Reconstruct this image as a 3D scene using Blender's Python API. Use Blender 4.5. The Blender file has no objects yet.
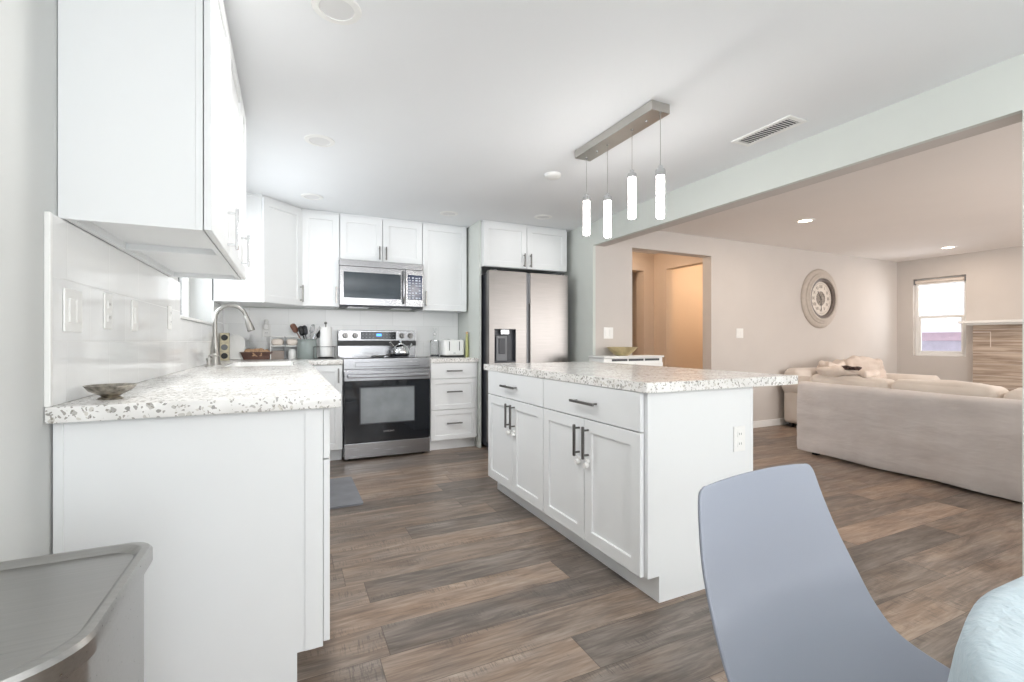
import bpy, bmesh, math, random
from mathutils import Vector, Matrix, noise
random.seed(7)
C = bpy.context.scene.collection
S = bpy.context.scene
PI = math.pi

# ------------------------------------------------------------------ camera, light, exposure
cam = bpy.data.cameras.new('camera'); camo = bpy.data.objects.new('camera', cam); C.objects.link(camo)
camo.location = (0, 0, 1.08); camo.rotation_euler = (PI/2, 0, -math.radians(25.46))
cam.sensor_width = 36; cam.lens = 36*469.3/1024; cam.shift_y = 0.0004; cam.clip_start = .05
S.camera = camo
S.view_settings.view_transform = 'Standard'; S.view_settings.look = 'None'
S.view_settings.gamma = 1; S.view_settings.use_curve_mapping = False
S.view_settings.exposure = 0.26

w = bpy.data.worlds.new('world'); S.world = w; w.use_nodes = True
bg = w.node_tree.nodes['Background']; bg.inputs[0].default_value = (.86, .93, 1, 1); bg.inputs[1].default_value = 1.6

def area(name, loc, rot, sx, sy, power, col):
    l = bpy.data.lights.new(name, 'AREA'); l.shape = 'RECTANGLE'; l.size = sx; l.size_y = sy
    l.energy = power; l.color = col
    o = bpy.data.objects.new(name, l); C.objects.link(o); o.location = loc; o.rotation_euler = rot
    return o
# daylight through the dining room's glass doors (behind the camera), the sink window and the living room windows
area('daylight_dining', (1.0, -2.42, 1.2), (PI/2+.1, 0, 0), 2.9, 2.0, 38, (.95, .98, 1))
area('daylight_sink_window', (-.83, 3.80, 1.64), (PI/2, 0, -PI/2), 1.2, .75, 13, (.93, .97, 1))
area('daylight_living_south', (5.8, -2.42, 1.3), (PI/2+.6, 0, 0), 2.6, 1.6, 115, (1, .98, .97))
area('daylight_living_window', (8.72, 3.48, 1.44), (PI/2, 0, PI/2), .56, 1.05, 8, (.97, .98, 1))

# ------------------------------------------------------------------ helpers
class MB:
    def __init__(s): s.bm = bmesh.new(); s.wn = False
    def box(s, x0, x1, y0, y1, z0, z1, bev=0, seg=2, rot=None, piv=None):
        m = bmesh.ops.create_cube(s.bm, size=1)
        vs = m['verts']
        for v in vs:
            v.co = Vector(((x0+x1)/2+v.co.x*(x1-x0), (y0+y1)/2+v.co.y*(y1-y0), (z0+z1)/2+v.co.z*(z1-z0)))
        if bev > 0:
            s.wn = True
            es = list({e for v in vs for e in v.link_edges})
            r = bmesh.ops.bevel(s.bm, geom=es, offset=bev, segments=seg, profile=.5, affect='EDGES', clamp_overlap=True)
            vs = list({v for v in r['verts']})
        if rot is not None:
            bmesh.ops.rotate(s.bm, verts=vs, cent=piv or ((x0+x1)/2, (y0+y1)/2, (z0+z1)/2), matrix=rot)
        return s
    def tube(s, pts, r, n=12, cap=True, sx=1):
        pts = [Vector(p) for p in pts]; N = len(pts)
        rr = r if isinstance(r, (list, tuple)) else [r]*N
        rings = []; up = None
        for i, p in enumerate(pts):
            t = (pts[min(i+1, N-1)]-pts[max(i-1, 0)]).normalized()
            if up is None:
                up = Vector((0, 0, 1)) if abs(t.z) < .9 else Vector((1, 0, 0))
            a = t.cross(up).normalized(); b = a.cross(t).normalized(); up = b
            rings.append([s.bm.verts.new(p+(a*math.cos(2*PI*k/n)*sx+b*math.sin(2*PI*k/n))*rr[i]) for k in range(n)])
        for i in range(N-1):
            for k in range(n):
                s.bm.faces.new((rings[i][k], rings[i][(k+1) % n], rings[i+1][(k+1) % n], rings[i+1][k]))
        if cap:
            s.bm.faces.new(rings[0][::-1]); s.bm.faces.new(rings[-1])
        return s
    def lathe(s, prof, c=(0, 0, 0), n=40, axis='z', closed=False):
        def P(r, h, a):
            x, y = r*math.cos(a), r*math.sin(a)
            v = {'z': (x, y, h), 'y': (x, h, y), 'x': (h, x, y)}[axis]
            return Vector(v)+Vector(c)
        rings = []
        for r, h in prof:
            if r < 1e-6: rings.append([s.bm.verts.new(P(0, h, 0))])
            else: rings.append([s.bm.verts.new(P(r, h, 2*PI*k/n)) for k in range(n)])
        if closed: rings.append(rings[0])
        for A, B in zip(rings, rings[1:]):
            for k in range(n):
                k2 = (k+1) % n
                if len(A) == 1 and len(B) == 1: continue
                if len(A) == 1: f = (A[0], B[k2], B[k])
                elif len(B) == 1: f = (A[k], A[k2], B[0])
                else: f = (A[k], A[k2], B[k2], B[k])
                try: s.bm.faces.new(f)
                except ValueError: pass
        return s
    def prism(s, poly, z0, z1, bev=0, axis='z', seg=2):
        def P(a, b, h):
            return {'z': (a, b, h), 'y': (a, h, b), 'x': (h, a, b)}[axis]
        lo = [s.bm.verts.new(P(a, b, z0)) for a, b in poly]; hi = [s.bm.verts.new(P(a, b, z1)) for a, b in poly]
        n = len(poly); fs = [s.bm.faces.new(lo[::-1]), s.bm.faces.new(hi)]
        for k in range(n): s.bm.faces.new((lo[k], lo[(k+1) % n], hi[(k+1) % n], hi[k]))
        if bev > 0:
            s.wn = True
            es = [e for f in fs for e in f.edges]
            bmesh.ops.bevel(s.bm, geom=es, offset=bev, segments=seg, profile=.5, affect='EDGES')
        return s
    def cushion(s, x0, x1, y0, y1, z0, z1, r, puff=0, nz=0, ns=3, n=14, seed=0):
        hx, hy, hz = (x1-x0)/2, (y1-y0)/2, (z1-z0)/2
        c = Vector(((x0+x1)/2, (y0+y1)/2, (z0+z1)/2)); h = (hx, hy, hz); r = min(r, hx*.99, hy*.99, hz*.99)
        new = []
        for ax in range(3):
            for sg in (-1, 1):
                g = []
                for i in range(n+1):
                    row = []
                    for j in range(n+1):
                        a = math.sin((i/n-.5)*PI)*.5+(i/n*2-1)*.5; b = math.sin((j/n-.5)*PI)*.5+(j/n*2-1)*.5
                        q = [0, 0, 0]; q[ax] = sg; q[(ax+1) % 3] = a; q[(ax+2) % 3] = b
                        p = Vector((q[0]*hx, q[1]*hy, q[2]*hz))
                        inn = Vector([max(-(h[k]-r), min(h[k]-r, p[k])) for k in range(3)])
                        d = (p-inn).normalized(); pos = inn+d*r
                        if puff: pos += Vector([(puff*q[k]*(1-q[(k+1) % 3]**2)*(1-q[(k+2) % 3]**2)) for k in range(3)])
                        if nz: pos += d*nz*noise.fractal(Vector((pos.x*ns+seed, pos.y*ns, pos.z*ns)), 1, 2, 3)
                        v = s.bm.verts.new(pos+c); row.append(v); new.append(v)
                    g.append(row)
                for i in range(n):
                    for j in range(n):
                        f = (g[i][j], g[i+1][j], g[i+1][j+1], g[i][j+1])
                        s.bm.faces.new(f if sg > 0 else f[::-1])
        bmesh.ops.remove_doubles(s.bm, verts=new, dist=1e-5)
        return s
    def build(s, name, mat, parent=None, loc=None, rotz=0, flat=False, ang=40):
        bmesh.ops.recalc_face_normals(s.bm, faces=s.bm.faces)
        me = bpy.data.meshes.new(name); s.bm.to_mesh(me); s.bm.free()
        me.materials.append(mat)
        if not flat:
            me.polygons.foreach_set('use_smooth', [True]*len(me.polygons))
            me.set_sharp_from_angle(angle=math.radians(ang))
        o = bpy.data.objects.new(name, me); C.objects.link(o)
        if s.wn and not flat:
            wm = o.modifiers.new('weighted_normals', 'WEIGHTED_NORMAL'); wm.keep_sharp = True; wm.weight = 100
        if parent: o.parent = parent
        if loc: o.location = loc
        if rotz: o.rotation_euler.z = rotz
        return o

def thing(name, label, cat, loc=(0, 0, 0), rotz=0, group=None):
    o = bpy.data.objects.new(name, None); C.objects.link(o); o.location = loc; o.rotation_euler.z = rotz
    o.empty_display_size = .05
    o['label'] = label; o['category'] = cat
    if group: o['group'] = group
    return o
def tag(o, label, cat, group=None):
    o['label'] = label; o['category'] = cat
    if group: o['group'] = group
    return o
def struct(name, mb, mat, parent=None, **k):
    o = mb.build(name, mat, parent, **k)
    if not parent: o['kind'] = 'structure'
    return o

# ------------------------------------------------------------------ materials
def lin(h):
    if isinstance(h, str): c = [int(h[i:i+2], 16)/255 for i in (0, 2, 4)]
    else: c = [v/255 for v in h]
    return tuple(v/12.92 if v <= .04045 else ((v+.055)/1.055)**2.4 for v in c)+(1,)
class NT:
    def __init__(s, name):
        s.m = bpy.data.materials.new(name); s.m.use_nodes = True; s.t = s.m.node_tree
        s.b = s.t.nodes['Principled BSDF']
    def n(s, typ, **k):
        nd = s.t.nodes.new(typ)
        for a, v in k.items():
            if a.startswith('_'): setattr(nd, a[1:], v)
            else:
                key = int(a[1:]) if a[0] == 'i' and a[1:].isdigit() else a.replace('__', ' ')
                if isinstance(v, bpy.types.NodeSocket): s.t.links.new(v, nd.inputs[key])
                else: nd.inputs[key].default_value = v
        return nd
    def math(s, op, a, b=None, c=None):
        k = {'i0': a}
        if b is not None: k['i1'] = b
        if c is not None: k['i2'] = c
        return s.n('ShaderNodeMath', _operation=op, **k).outputs[0]
    def mix(s, f, a, b, mode='MIX'):
        nd = s.t.nodes.new('ShaderNodeMix'); nd.data_type = 'RGBA'; nd.blend_type = mode
        for key, v in ((0, f), (6, a), (7, b)):
            if isinstance(v, bpy.types.NodeSocket): s.t.links.new(v, nd.inputs[key])
            else: nd.inputs[key].default_value = v
        return nd.outputs[2]
    def ramp(s, fac, stops):
        nd = s.t.nodes.new('ShaderNodeValToRGB'); s.t.links.new(fac, nd.inputs[0])
        e = nd.color_ramp.elements
        while len(e) < len(stops): e.new(.5)
        for k, (p, c) in enumerate(stops): e[k].position = p; e[k].color = c
        return nd.outputs[0]
    def bump(s, h, st, dist=.002):
        nd = s.n('ShaderNodeBump', Strength=st, Distance=dist, Height=h); s.t.links.new(nd.outputs[0], s.b.inputs['Normal'])
    def set(s, key, v):
        if isinstance(v, bpy.types.NodeSocket): s.t.links.new(v, s.b.inputs[key])
        else: s.b.inputs[key].default_value = v
    def obj(s): return s.n('ShaderNodeTexCoord').outputs['Object']
    def noise(s, vec, scale, det=3, rough=.5, dist=0):
        return s.n('ShaderNodeTexNoise', Vector=vec, Scale=scale, Detail=det, Roughness=rough, Distortion=dist).outputs[0]
    def scl(s, vec, v):
        return s.n('ShaderNodeVectorMath', _operation='MULTIPLY', i0=vec, i1=v).outputs[0]

def simple(name, col, rough=.5, metal=0, var=.04, ns=6, bump=0, bs=60, spec=.5, coat=0, trans=0, sss=0):
    t = NT(name); c = lin(col); v = t.obj(); f = t.noise(v, ns)
    d = tuple(x*(1-var*2) for x in c[:3])+(1,); u = tuple(min(1, x*(1+var)) for x in c[:3])+(1,)
    t.set('Base Color', t.ramp(f, [(.3, d), (.7, u)]))
    t.set('Roughness', rough); t.set('Metallic', metal); t.set('Specular IOR Level', spec)
    if coat: t.set('Coat Weight', coat); t.set('Coat Roughness', .05)
    if trans: t.set('Transmission Weight', trans)
    if bump: t.bump(t.noise(v, bs), bump)
    return t.m
def emis(name, col, st, base=(240, 240, 240)):
    t = NT(name); t.set('Base Color', lin(base)); t.set('Emission Color', lin(col)); t.set('Emission Strength', st); return t.m
def brushed(name, col, rough=.28, axis=2, sc=300):
    t = NT(name); v = t.obj(); k = [1, 1, 1]; k[axis] = .02
    f = t.noise(t.scl(v, tuple(k)), sc, 2)
    c = lin(col); t.set('Base Color', t.ramp(f, [(.3, tuple(x*.88 for x in c[:3])+(1,)), (.7, c)]))
    t.set('Metallic', 1); t.set('Roughness', t.math('MULTIPLY_ADD', f, .12, rough-.06)); t.bump(f, .06, .001)
    return t.m

M = {}
M['cab'] = simple('white_lacquer', (234, 236, 237), .38, var=.008, ns=2)
M['kitchen_paint'] = simple('pale_sage_paint', (212, 216, 211), .85, var=.01, ns=3, bump=.03, bs=250)
M['left_paint'] = simple('pale_grey_paint', (204, 206, 205), .85, var=.01, ns=3, bump=.03, bs=250)
M['living_paint'] = simple('warm_greige_paint', (206, 200, 195), .85, var=.01, ns=3, bump=.03, bs=250)
M['ceil'] = simple('ceiling_paint', (236, 238, 240), .9, var=.006, ns=2, bump=.03, bs=200)
M['ceil_living'] = simple('living_ceiling_paint', (238, 234, 231), .9, var=.006, ns=2, bump=.03, bs=200)
M['hall'] = simple('hall_paint', (216, 196, 176), .85, var=.01, ns=3)
M['trim'] = simple('white_trim_paint', (240, 240, 238), .45, var=.006)
M['nickel'] = brushed('brushed_nickel', (168, 166, 162), .3, 2, 400)
M['nickel_dark'] = brushed('dark_brushed_nickel', (128, 126, 124), .32, 2, 400)
M['chrome'] = simple('polished_chrome', (215, 216, 218), .12, 1, var=.01)
M['steel'] = brushed('stainless_steel', (164, 164, 166), .25, 0, 260)
M['fridge_steel'] = brushed('fridge_stainless_steel', (144, 140, 137), .34, 0, 200)
M['can_steel'] = brushed('bin_steel', (176, 175, 173), .3, 0, 160)
M['black_glass'] = simple('black_oven_glass', (24, 28, 34), .06, 0, var=.1, spec=.6)
M['black'] = simple('black_plastic', (26, 26, 28), .4, var=.05)
M['dark_grey'] = simple('charcoal_plastic', (58, 60, 66), .4, var=.05)
M['grey_plastic'] = simple('grey_plastic', (120, 122, 126), .4, var=.03)
M['white_plastic'] = simple('white_plastic', (240, 240, 238), .35, var=.01)
M['glass'] = None
t = NT('clear_glass'); t.set('Base Color', (1, 1, 1, 1)); t.set('Roughness', .02); t.set('Transmission Weight', 1.0); t.set('IOR', 1.3); M['glass'] = t.m
# thin window glazing: mostly see-through with a faint reflection
t = NT('window_glazing'); g = t.n('ShaderNodeBsdfGlossy', Roughness=.03); tr = t.n('ShaderNodeBsdfTransparent')
fr = t.n('ShaderNodeFresnel', IOR=1.25); mx = t.n('ShaderNodeMixShader', i0=fr.outputs[0], i1=tr.outputs[0], i2=g.outputs[0])
t.t.links.new(mx.outputs[0], t.t.nodes['Material Output'].inputs[0]); M['glazing'] = t.m

def granite():
    t = NT('speckled_granite'); v = t.obj()
    wv = t.n('ShaderNodeVectorMath', _operation='ADD', i0=v, i1=t.scl(t.n('ShaderNodeTexNoise', Vector=v, Scale=30.0, Detail=2.0).outputs['Color'], (.03, .03, .03))).outputs[0]
    vo = t.n('ShaderNodeTexVoronoi', Vector=wv, Scale=62.0)
    val = t.n('ShaderNodeSeparateColor', Color=vo.outputs['Color']).outputs[0]
    base = t.ramp(t.noise(v, 9, 4), [(.35, lin((226, 224, 221))), (.65, lin((244, 243, 241)))])
    chip = t.ramp(val, [(0, lin((124, 121, 116))), (.1, lin((160, 157, 152))), (.25, lin((190, 187, 181))), (.5, lin((212, 208, 200)))])
    isch = t.math('MULTIPLY', t.math('LESS_THAN', val, .52), t.math('GREATER_THAN', t.noise(v, 14, 2), .40))
    edge = t.math('LESS_THAN', vo.outputs['Distance'], .42)
    col = t.mix(t.math('MULTIPLY', t.math('MULTIPLY', isch, edge), .85), base, chip)
    vo2 = t.n('ShaderNodeTexVoronoi', Vector=wv, Scale=190.0)
    v2 = t.n('ShaderNodeSeparateColor', Color=vo2.outputs['Color']).outputs[1]
    col = t.mix(t.math('MULTIPLY', t.math('LESS_THAN', v2, .1), .7), col, lin((128, 122, 112)))
    t.set('Base Color', col); t.set('Roughness', .18); t.set('Specular IOR Level', .5)
    return t.m
M['granite'] = granite()

def planks():
    t = NT('weathered_plank_floor'); v = t.obj()
    sp = t.n('ShaderNodeSeparateXYZ', Vector=v); x, y = sp.outputs[0], sp.outputs[1]
    PW, PL = .182, 1.22
    ry = t.math('DIVIDE', y, PW); row = t.math('FLOOR', ry)
    ro = t.n('ShaderNodeTexWhiteNoise', _noise_dimensions='1D', W=row).outputs[0]
    rx = t.math('ADD', t.math('DIVIDE', x, PL), t.math('MULTIPLY', ro, 7.31)); colx = t.math('FLOOR', rx)
    idv = t.n('ShaderNodeCombineXYZ', X=row, Y=colx, Z=0.0).outputs[0]
    wn = t.n('ShaderNodeTexWhiteNoise', _noise_dimensions='3D', Vector=idv)
    r1 = wn.outputs[0]; off = t.scl(wn.outputs[1], (13, 17, 9))
    vv = t.n('ShaderNodeVectorMath', _operation='ADD', i0=v, i1=off).outputs[0]
    g1 = t.noise(t.scl(vv, (1.6, 9, 1)), 1.6, 6, .62, .9)
    g2 = t.noise(t.scl(vv, (4, 60, 1)), 2.2, 4, .6, .4)
    blot = t.noise(t.scl(vv, (1.0, 2.2, 1)), 2.6, 3, .6, .5)
    g3 = t.noise(t.scl(vv, (2.2, 26, 1)), 2.0, 5, .65, .8)
    f = t.math('ADD', t.math('MULTIPLY', g1, .5), t.math('ADD', t.math('MULTIPLY', g2, .2), t.math('MULTIPLY', g3, .3))); f = t.math('MULTIPLY_ADD', f, 1.7, -.34)
    grey = t.ramp(f, [(.3, lin((118, 108, 101))), (.48, lin((150, 138, 129))), (.62, lin((178, 165, 155))), (.8, lin((205, 193, 182)))])
    tan = t.ramp(f, [(.3, lin((134, 112, 95))), (.48, lin((170, 144, 124))), (.62, lin((192, 167, 146))), (.8, lin((210, 188, 168)))])
    mt = t.math('MULTIPLY_ADD', blot, 1.9, t.math('MULTIPLY_ADD', r1, .8, -.95)); mt.node.use_clamp = True
    col = t.mix(mt, grey, tan)
    # cross saw marks
    saw = t.noise(t.scl(vv, (120, 9, 1)), 1.5, 3, .7, .2); sawm = t.noise(t.scl(vv, (1.2, 5, 1)), 2.3, 2)
    sm = t.math('MULTIPLY', t.math('GREATER_THAN', saw, .55), t.ramp(sawm, [(.52, (0, 0, 0, 1)), (.64, (1, 1, 1, 1))]))
    col = t.mix(t.math('MULTIPLY', sm, .42), col, lin((84, 82, 82)))
    tone = t.math('MULTIPLY_ADD', wn.outputs[0], .34, .49)
    col = t.mix(1.0, col, t.n('ShaderNodeCombineColor', Red=tone, Green=tone, Blue=tone).outputs[0], 'MULTIPLY')
    fy = t.math('FRACT', ry); fx = t.math('FRACT', rx)
    ey = t.math('LESS_THAN', t.math('MULTIPLY', t.math('SUBTRACT', .5, t.math('ABSOLUTE', t.math('SUBTRACT', fy, .5))), PW), .0012)
    ex = t.math('LESS_THAN', t.math('MULTIPLY', t.math('SUBTRACT', .5, t.math('ABSOLUTE', t.math('SUBTRACT', fx, .5))), PL), .0014)
    seam = t.math('MAXIMUM', ex, ey)
    col = t.mix(t.math('MULTIPLY', seam, .6), col, lin((62, 52, 46)))
    t.set('Base Color', col); t.set('Roughness', t.math('MULTIPLY_ADD', g2, .2, .27)); t.set('Specular IOR Level', .45)
    t.bump(t.math('SUBTRACT', f, seam), .25, .0015)
    return t.m
M['floor'] = planks()

def tiles(name, ax, rg0=.08):
    # glossy white wall tile, 0.305 x 0.152, running bond; ax = index of the horizontal axis
    t = NT(name); v = t.obj(); sp = t.n('ShaderNodeSeparateXYZ', Vector=v); a, z = sp.outputs[ax], sp.outputs[2]
    rz = t.math('DIVIDE', t.math('SUBTRACT', z, .914), .166); row = t.math('FLOOR', rz)
    ra = t.math('ADD', t.math('DIVIDE', a, .335), t.math('MULTIPLY', t.math('MODULO', row, 2.0), .5))
    d = []
    for q, s_ in ((rz, .166), (ra, .335)):
        fq = t.math('FRACT', q); d.append(t.math('MULTIPLY', t.math('SUBTRACT', .5, t.math('ABSOLUTE', t.math('SUBTRACT', fq, .5))), s_))
    m = t.math('MINIMUM', d[0], d[1]); g = t.math('LESS_THAN', m, .0012)
    idv = t.n('ShaderNodeCombineXYZ', X=row, Y=t.math('FLOOR', ra), Z=0.0).outputs[0]
    wn = t.n('ShaderNodeTexWhiteNoise', _noise_dimensions='3D', Vector=idv).outputs[0]
    base = t.ramp(wn, [(0, lin((239, 240, 240))), (1, lin((246, 247, 247)))])
    t.set('Base Color', t.mix(g, base, lin((224, 225, 224)))); t.set('Roughness', t.math('MULTIPLY_ADD', g, .4, rg0))
    t.bump(t.math('ADD', t.math('MINIMUM', t.math('MULTIPLY', m, 250.0), 1.0), t.math('MULTIPLY', t.noise(v, 7, 1), .5)), .12, .002)
    return t.m
M['tile_left'] = tiles('glossy_white_tile_side', 1); M['tile_back'] = tiles('glossy_white_tile', 0, .30)

def stone():
    t = NT('striped_fireplace_tile'); v = t.obj(); sp = t.n('ShaderNodeSeparateXYZ', Vector=v); y, z = sp.outputs[1], sp.outputs[2]
    row = t.math('FLOOR', t.math('DIVIDE', z, .155)); wn = t.n('ShaderNodeTexWhiteNoise', _noise_dimensions='1D', W=row)
    vv = t.n('ShaderNodeVectorMath', _operation='ADD', i0=v, i1=t.scl(wn.outputs[1], (3, 9, 0))).outputs[0]
    f = t.noise(t.scl(vv, (1, 1.2, 22)), 1.5, 4, .6, .6)
    col = t.ramp(f, [(.25, lin((128, 112, 98))), (.45, lin((172, 154, 138))), (.6, lin((200, 184, 168))), (.8, lin((216, 203, 190)))])
    fz = t.math('FRACT', t.math('DIVIDE', z, .155)); col = t.mix(t.math('LESS_THAN', fz, .03), col, lin((214, 204, 194)))
    t.set('Base Color', col); t.set('Roughness', .5); return t.m
M['stone'] = stone()

def fabric(name, col, col2, fold=0):
    t = NT(name); v = t.obj(); f = t.noise(v, 5, 4)
    t.set('Base Color', t.ramp(f, [(.3, lin(col2)), (.7, lin(col))])); t.set('Roughness', .9); t.set('Sheen Weight', .2)
    h = t.noise(v, 260, 2)
    if fold == 2:
        h = t.math('ADD', t.math('MULTIPLY', t.noise(v, 9, 4, .6, 1.0), 6.0), t.math('MULTIPLY', h, .3)); t.bump(h, .5, .006)
    elif fold:
        fo = t.noise(t.scl(v, (1, 1.0, 3.0)), 3.0, 3, .5, .2); h = t.math('ADD', t.math('MULTIPLY', fo, 10.0), t.math('MULTIPLY', h, .3))
        t.bump(h, .35, .004)
    else: t.bump(h, .15, .002)
    return t.m
M['slip'] = fabric('stone_linen_slipcover', (222, 216, 214), (212, 205, 202), 1)
M['cream'] = fabric('cream_cotton', (228, 219, 210), (218, 207, 197))
M['blush'] = fabric('blush_throw', (230, 217, 206), (218, 202, 190), 1)
M['cloth'] = fabric('pale_blue_tablecloth_cotton', (186, 201, 208), (176, 192, 200), 2)
M['mat'] = fabric('grey_floor_mat', (134, 136, 142), (112, 114, 120))
M['wood'] = simple('beech_wood', (196, 160, 118), .5, var=.1, ns=14)
M['dark_wood'] = simple('dark_spoon_wood', (112, 74, 58), .5, var=.12, ns=30)
M['chair'] = simple('slate_blue_grey_shell', (143, 148, 160), .33, var=.01, ns=2)
M['lamp_glow'] = emis('glowing_acrylic', (255, 252, 248), 22)
M['warm_glow'] = emis('lit_downlight', (255, 232, 205), 9)
M['led_off'] = simple('downlight_lens', (226, 226, 226), .5, var=.01)

# ------------------------------------------------------------------ the room
XL, YB, XR, YV, XW, ZC, ZB = -.555, 5.08, 2.82, 3.993, 8.5, 2.305, 2.066
YD = -2.3; T = .12
struct('floor', MB().box(XL-.22, XW+T, YD-T, 6.9, -.08, 0), M['floor'], flat=True)
struct('ceiling', MB().box(XL-.22, XR+.07, YD-T, YB+T, ZC, ZC+.08), M['ceil'], flat=True)
struct('ceiling', MB().box(XR+.07, XW+T, YD-T, 6.9, ZC, ZC+.08), M['ceil_living'], flat=True)
# left wall with the sink window opening (y 3.155..4.47, z 1.22..2.06)
def wall_with_hole(name, mat, axis, p0, p1, a0, a1, z0, z1, holes):
    mb = MB(); holes = sorted(holes); cur = a0
    def bx(u0, u1, q0, q1):
        if u1-u0 < 1e-4 or q1-q0 < 1e-4: return
        if axis == 'x': mb.box(p0, p1, u0, u1, q0, q1)
        else: mb.box(u0, u1, p0, p1, q0, q1)
    for h0, h1, k0, k1 in holes:
        bx(cur, h0, z0, z1); bx(h0, h1, z0, k0); bx(h0, h1, k1, z1); cur = h1
    bx(cur, a1, z0, z1)
    return struct(name, mb, mat, flat=True)
SW = (3.155, 4.44, 1.22, 2.06)
wall_with_hole('wall_left', M['left_paint'], 'x', XL-.22, XL, YD, YB+T, 0, ZC, [SW])
struct('wall_back', MB().box(XL, XR, YB, YB+T, 0, ZC), M['kitchen_paint'], flat=True)
# block beside the fridge: kitchen side green, living side greige
struct('wall_fridge_side', MB().box(XR, XR+.034, YV, YB+T, 0, ZC), M['kitchen_paint'], flat=True)
wall_with_hole('wall_living', M['living_paint'], 'y', YV, YV+.13, XR+.035, XW, 0, ZC, [(3.33, 4.51, 0, 2.088)])
LW = (3.176, 3.789, .865, 2.012)
wall_with_hole('wall_window', M['living_paint'], 'x', XW, XW+T, YD, YV+.13, 0, ZC, [LW])
# beam and the wall that carries it on the near side
bm_ = struct('trim_1', MB().box(XR, XR+.035, .869, YV, ZB, ZC), M['kitchen_paint'], flat=True)
struct('trim_2', MB().box(XR+.035, XR+.15, .869, YV, ZB, ZC), M['living_paint'], flat=True)
struct('wall_right', MB().box(XR, XR+.15, YD, .869, 0, ZC), M['kitchen_paint'], flat=True)
# dining / living end wall behind the camera with two window openings
wall_with_hole('wall_dining', M['left_paint'], 'y', YD-T, YD, XL, XW, 0, ZC, [(-.4, 2.4, .1, 2.15), (4.6, 7.0, .6, 2.0)])
# hall behind the doorway
HX = 4.64; HY = 5.1
struct('wall_hall_left', MB().box(3.0, 3.1, YV+.13, HY, 0, ZC), M['hall'], flat=True)
wall_with_hole('wall_hall_back', M['hall'], 'y', HY, HY+.15, 3.1, HX, 0, ZC, [(3.85, 4.455, 0, 2.06)])
wall_with_hole('wall_hall_right', M['hall'], 'x', HX, HX+T, YV+.13, HY+.15, 0, ZC, [(4.22, 4.87, 0, 2.065)])
struct('wall_bedroom', MB().box(HX+T, 6.3, 5.3, 5.4, 0, ZC), M['hall'], flat=True)
struct('wall_bedroom_side', MB().box(6.2, 6.3, YV+.13, 5.3, 0, ZC), M['hall'], flat=True)
struct('wall_closet', MB().box(3.0, HX+T, 6.2, 6.3, 0, ZC), M['hall'], flat=True)
struct('wall_closet_side', MB().box(3.0, 3.1, HY+.15, 6.2, 0, ZC), M['hall'], flat=True)
struct('wall_closet_right', MB().box(HX, HX+T, HY+.15, 6.2, 0, ZC), M['hall'], flat=True)
def point(name, loc, e, col, r=.06):
    l = bpy.data.lights.new(name, 'POINT'); l.energy = e; l.color = col; l.shadow_soft_size = r
    o = bpy.data.objects.new(name, l); C.objects.link(o); o.location = loc
def flush_lamp(name, loc, label, e, col):
    o = MB().lathe([(0, 0), (.14, 0), (.15, -.02), (.13, -.06), (.07, -.085), (0, -.09)], n=32).build(name, M['warm_glow'], loc=loc)
    tag(o, label, 'ceiling lamp'); point(name+'_bulb', (loc[0], loc[1], loc[2]-.16), e, col, .1)
def fill_globe(name, loc, drop, label, e, col):  # unseen globe and bulbs, added to brighten the ceiling and room
    d = thing(name, label, 'lamp', loc)
    MB().lathe([(0, 0), (.06, 0), (.06, -.02), (0, -.025)], n=24).build('canopy', M['nickel'], d)
    MB().tube([(0, 0, -.02), (0, 0, -drop+.08)], .005, 8).build('stem', M['nickel'], d)
    MB().lathe([(0, -drop+.085), (.04, -drop+.08), (.115, -drop+.03), (.13, -drop-.03), (.11, -drop-.09), (.05, -drop-.135), (0, -drop-.14)], n=32).build('globe', M['lamp_glow'], d)
    for dz_ in (.14, -.22): point(name+'_bulb', (loc[0], loc[1], loc[2]-drop+dz_), e/2, col, .1)
fill_globe('unseen_fill_globe', (.9, -1.1, ZC), .62, 'added white globe light behind the camera, brightening the dining end and ceiling', 56, (1, .98, .95))
fill_globe('unseen_fill_globe', (6.2, -.4, ZC), .8, 'added white globe light out of view, brightening the living room', 44, (1, .96, .92))
flush_lamp('flush_ceiling_lamp', (5.6, 4.45, ZC), 'warm flush ceiling lamp in the room beyond the hall doorway', 14, (1, .80, .58))
flush_lamp('flush_ceiling_lamp', (3.7, 4.6, ZC), 'warm flush ceiling lamp inside the small hall behind the doorway', 7, (1, .84, .68))
# baseboards
def base(name, x0, x1, y0, y1, m='trim'): struct(name, MB().box(x0, x1, y0, y1, 0, .085, .004, 1), M[m])
base('baseboard_living', 4.51, XW-.016, YV-.016, YV)
base('baseboard_living_left', 3.52, 3.33, YV-.016, YV) if False else None
base('baseboard_window', XW-.016, XW, 3.12, YV)
base('baseboard_hall', 4.46, HX, HY-.014, HY)
base('baseboard_column', XR-.016, XR, YD, .869)
# tile backsplashes
struct('trim_3', MB().box(XL, XL+.010, 1.583, 3.155, .9145, 1.4075, .001, 1), M['tile_left'])
struct('trim_4', MB().box(XL, XL+.010, 3.155, 4.44, .9145, 1.205, .001, 1), M['tile_left'])
struct('trim_5', MB().box(XL, XL+.010, 4.44, YB, .9145, 1.4075, .001, 1), M['tile_left'])
struct('trim_6', MB().box(XL+.010, 1.735, YB-.010, YB, .9145, 1.3995, .001, 1), M['tile_back'])
struct('trim_7', MB().box(XL, XL+.013, 1.567, 1.582, .9145, 1.4075, .002, 1), M['trim'])

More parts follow.
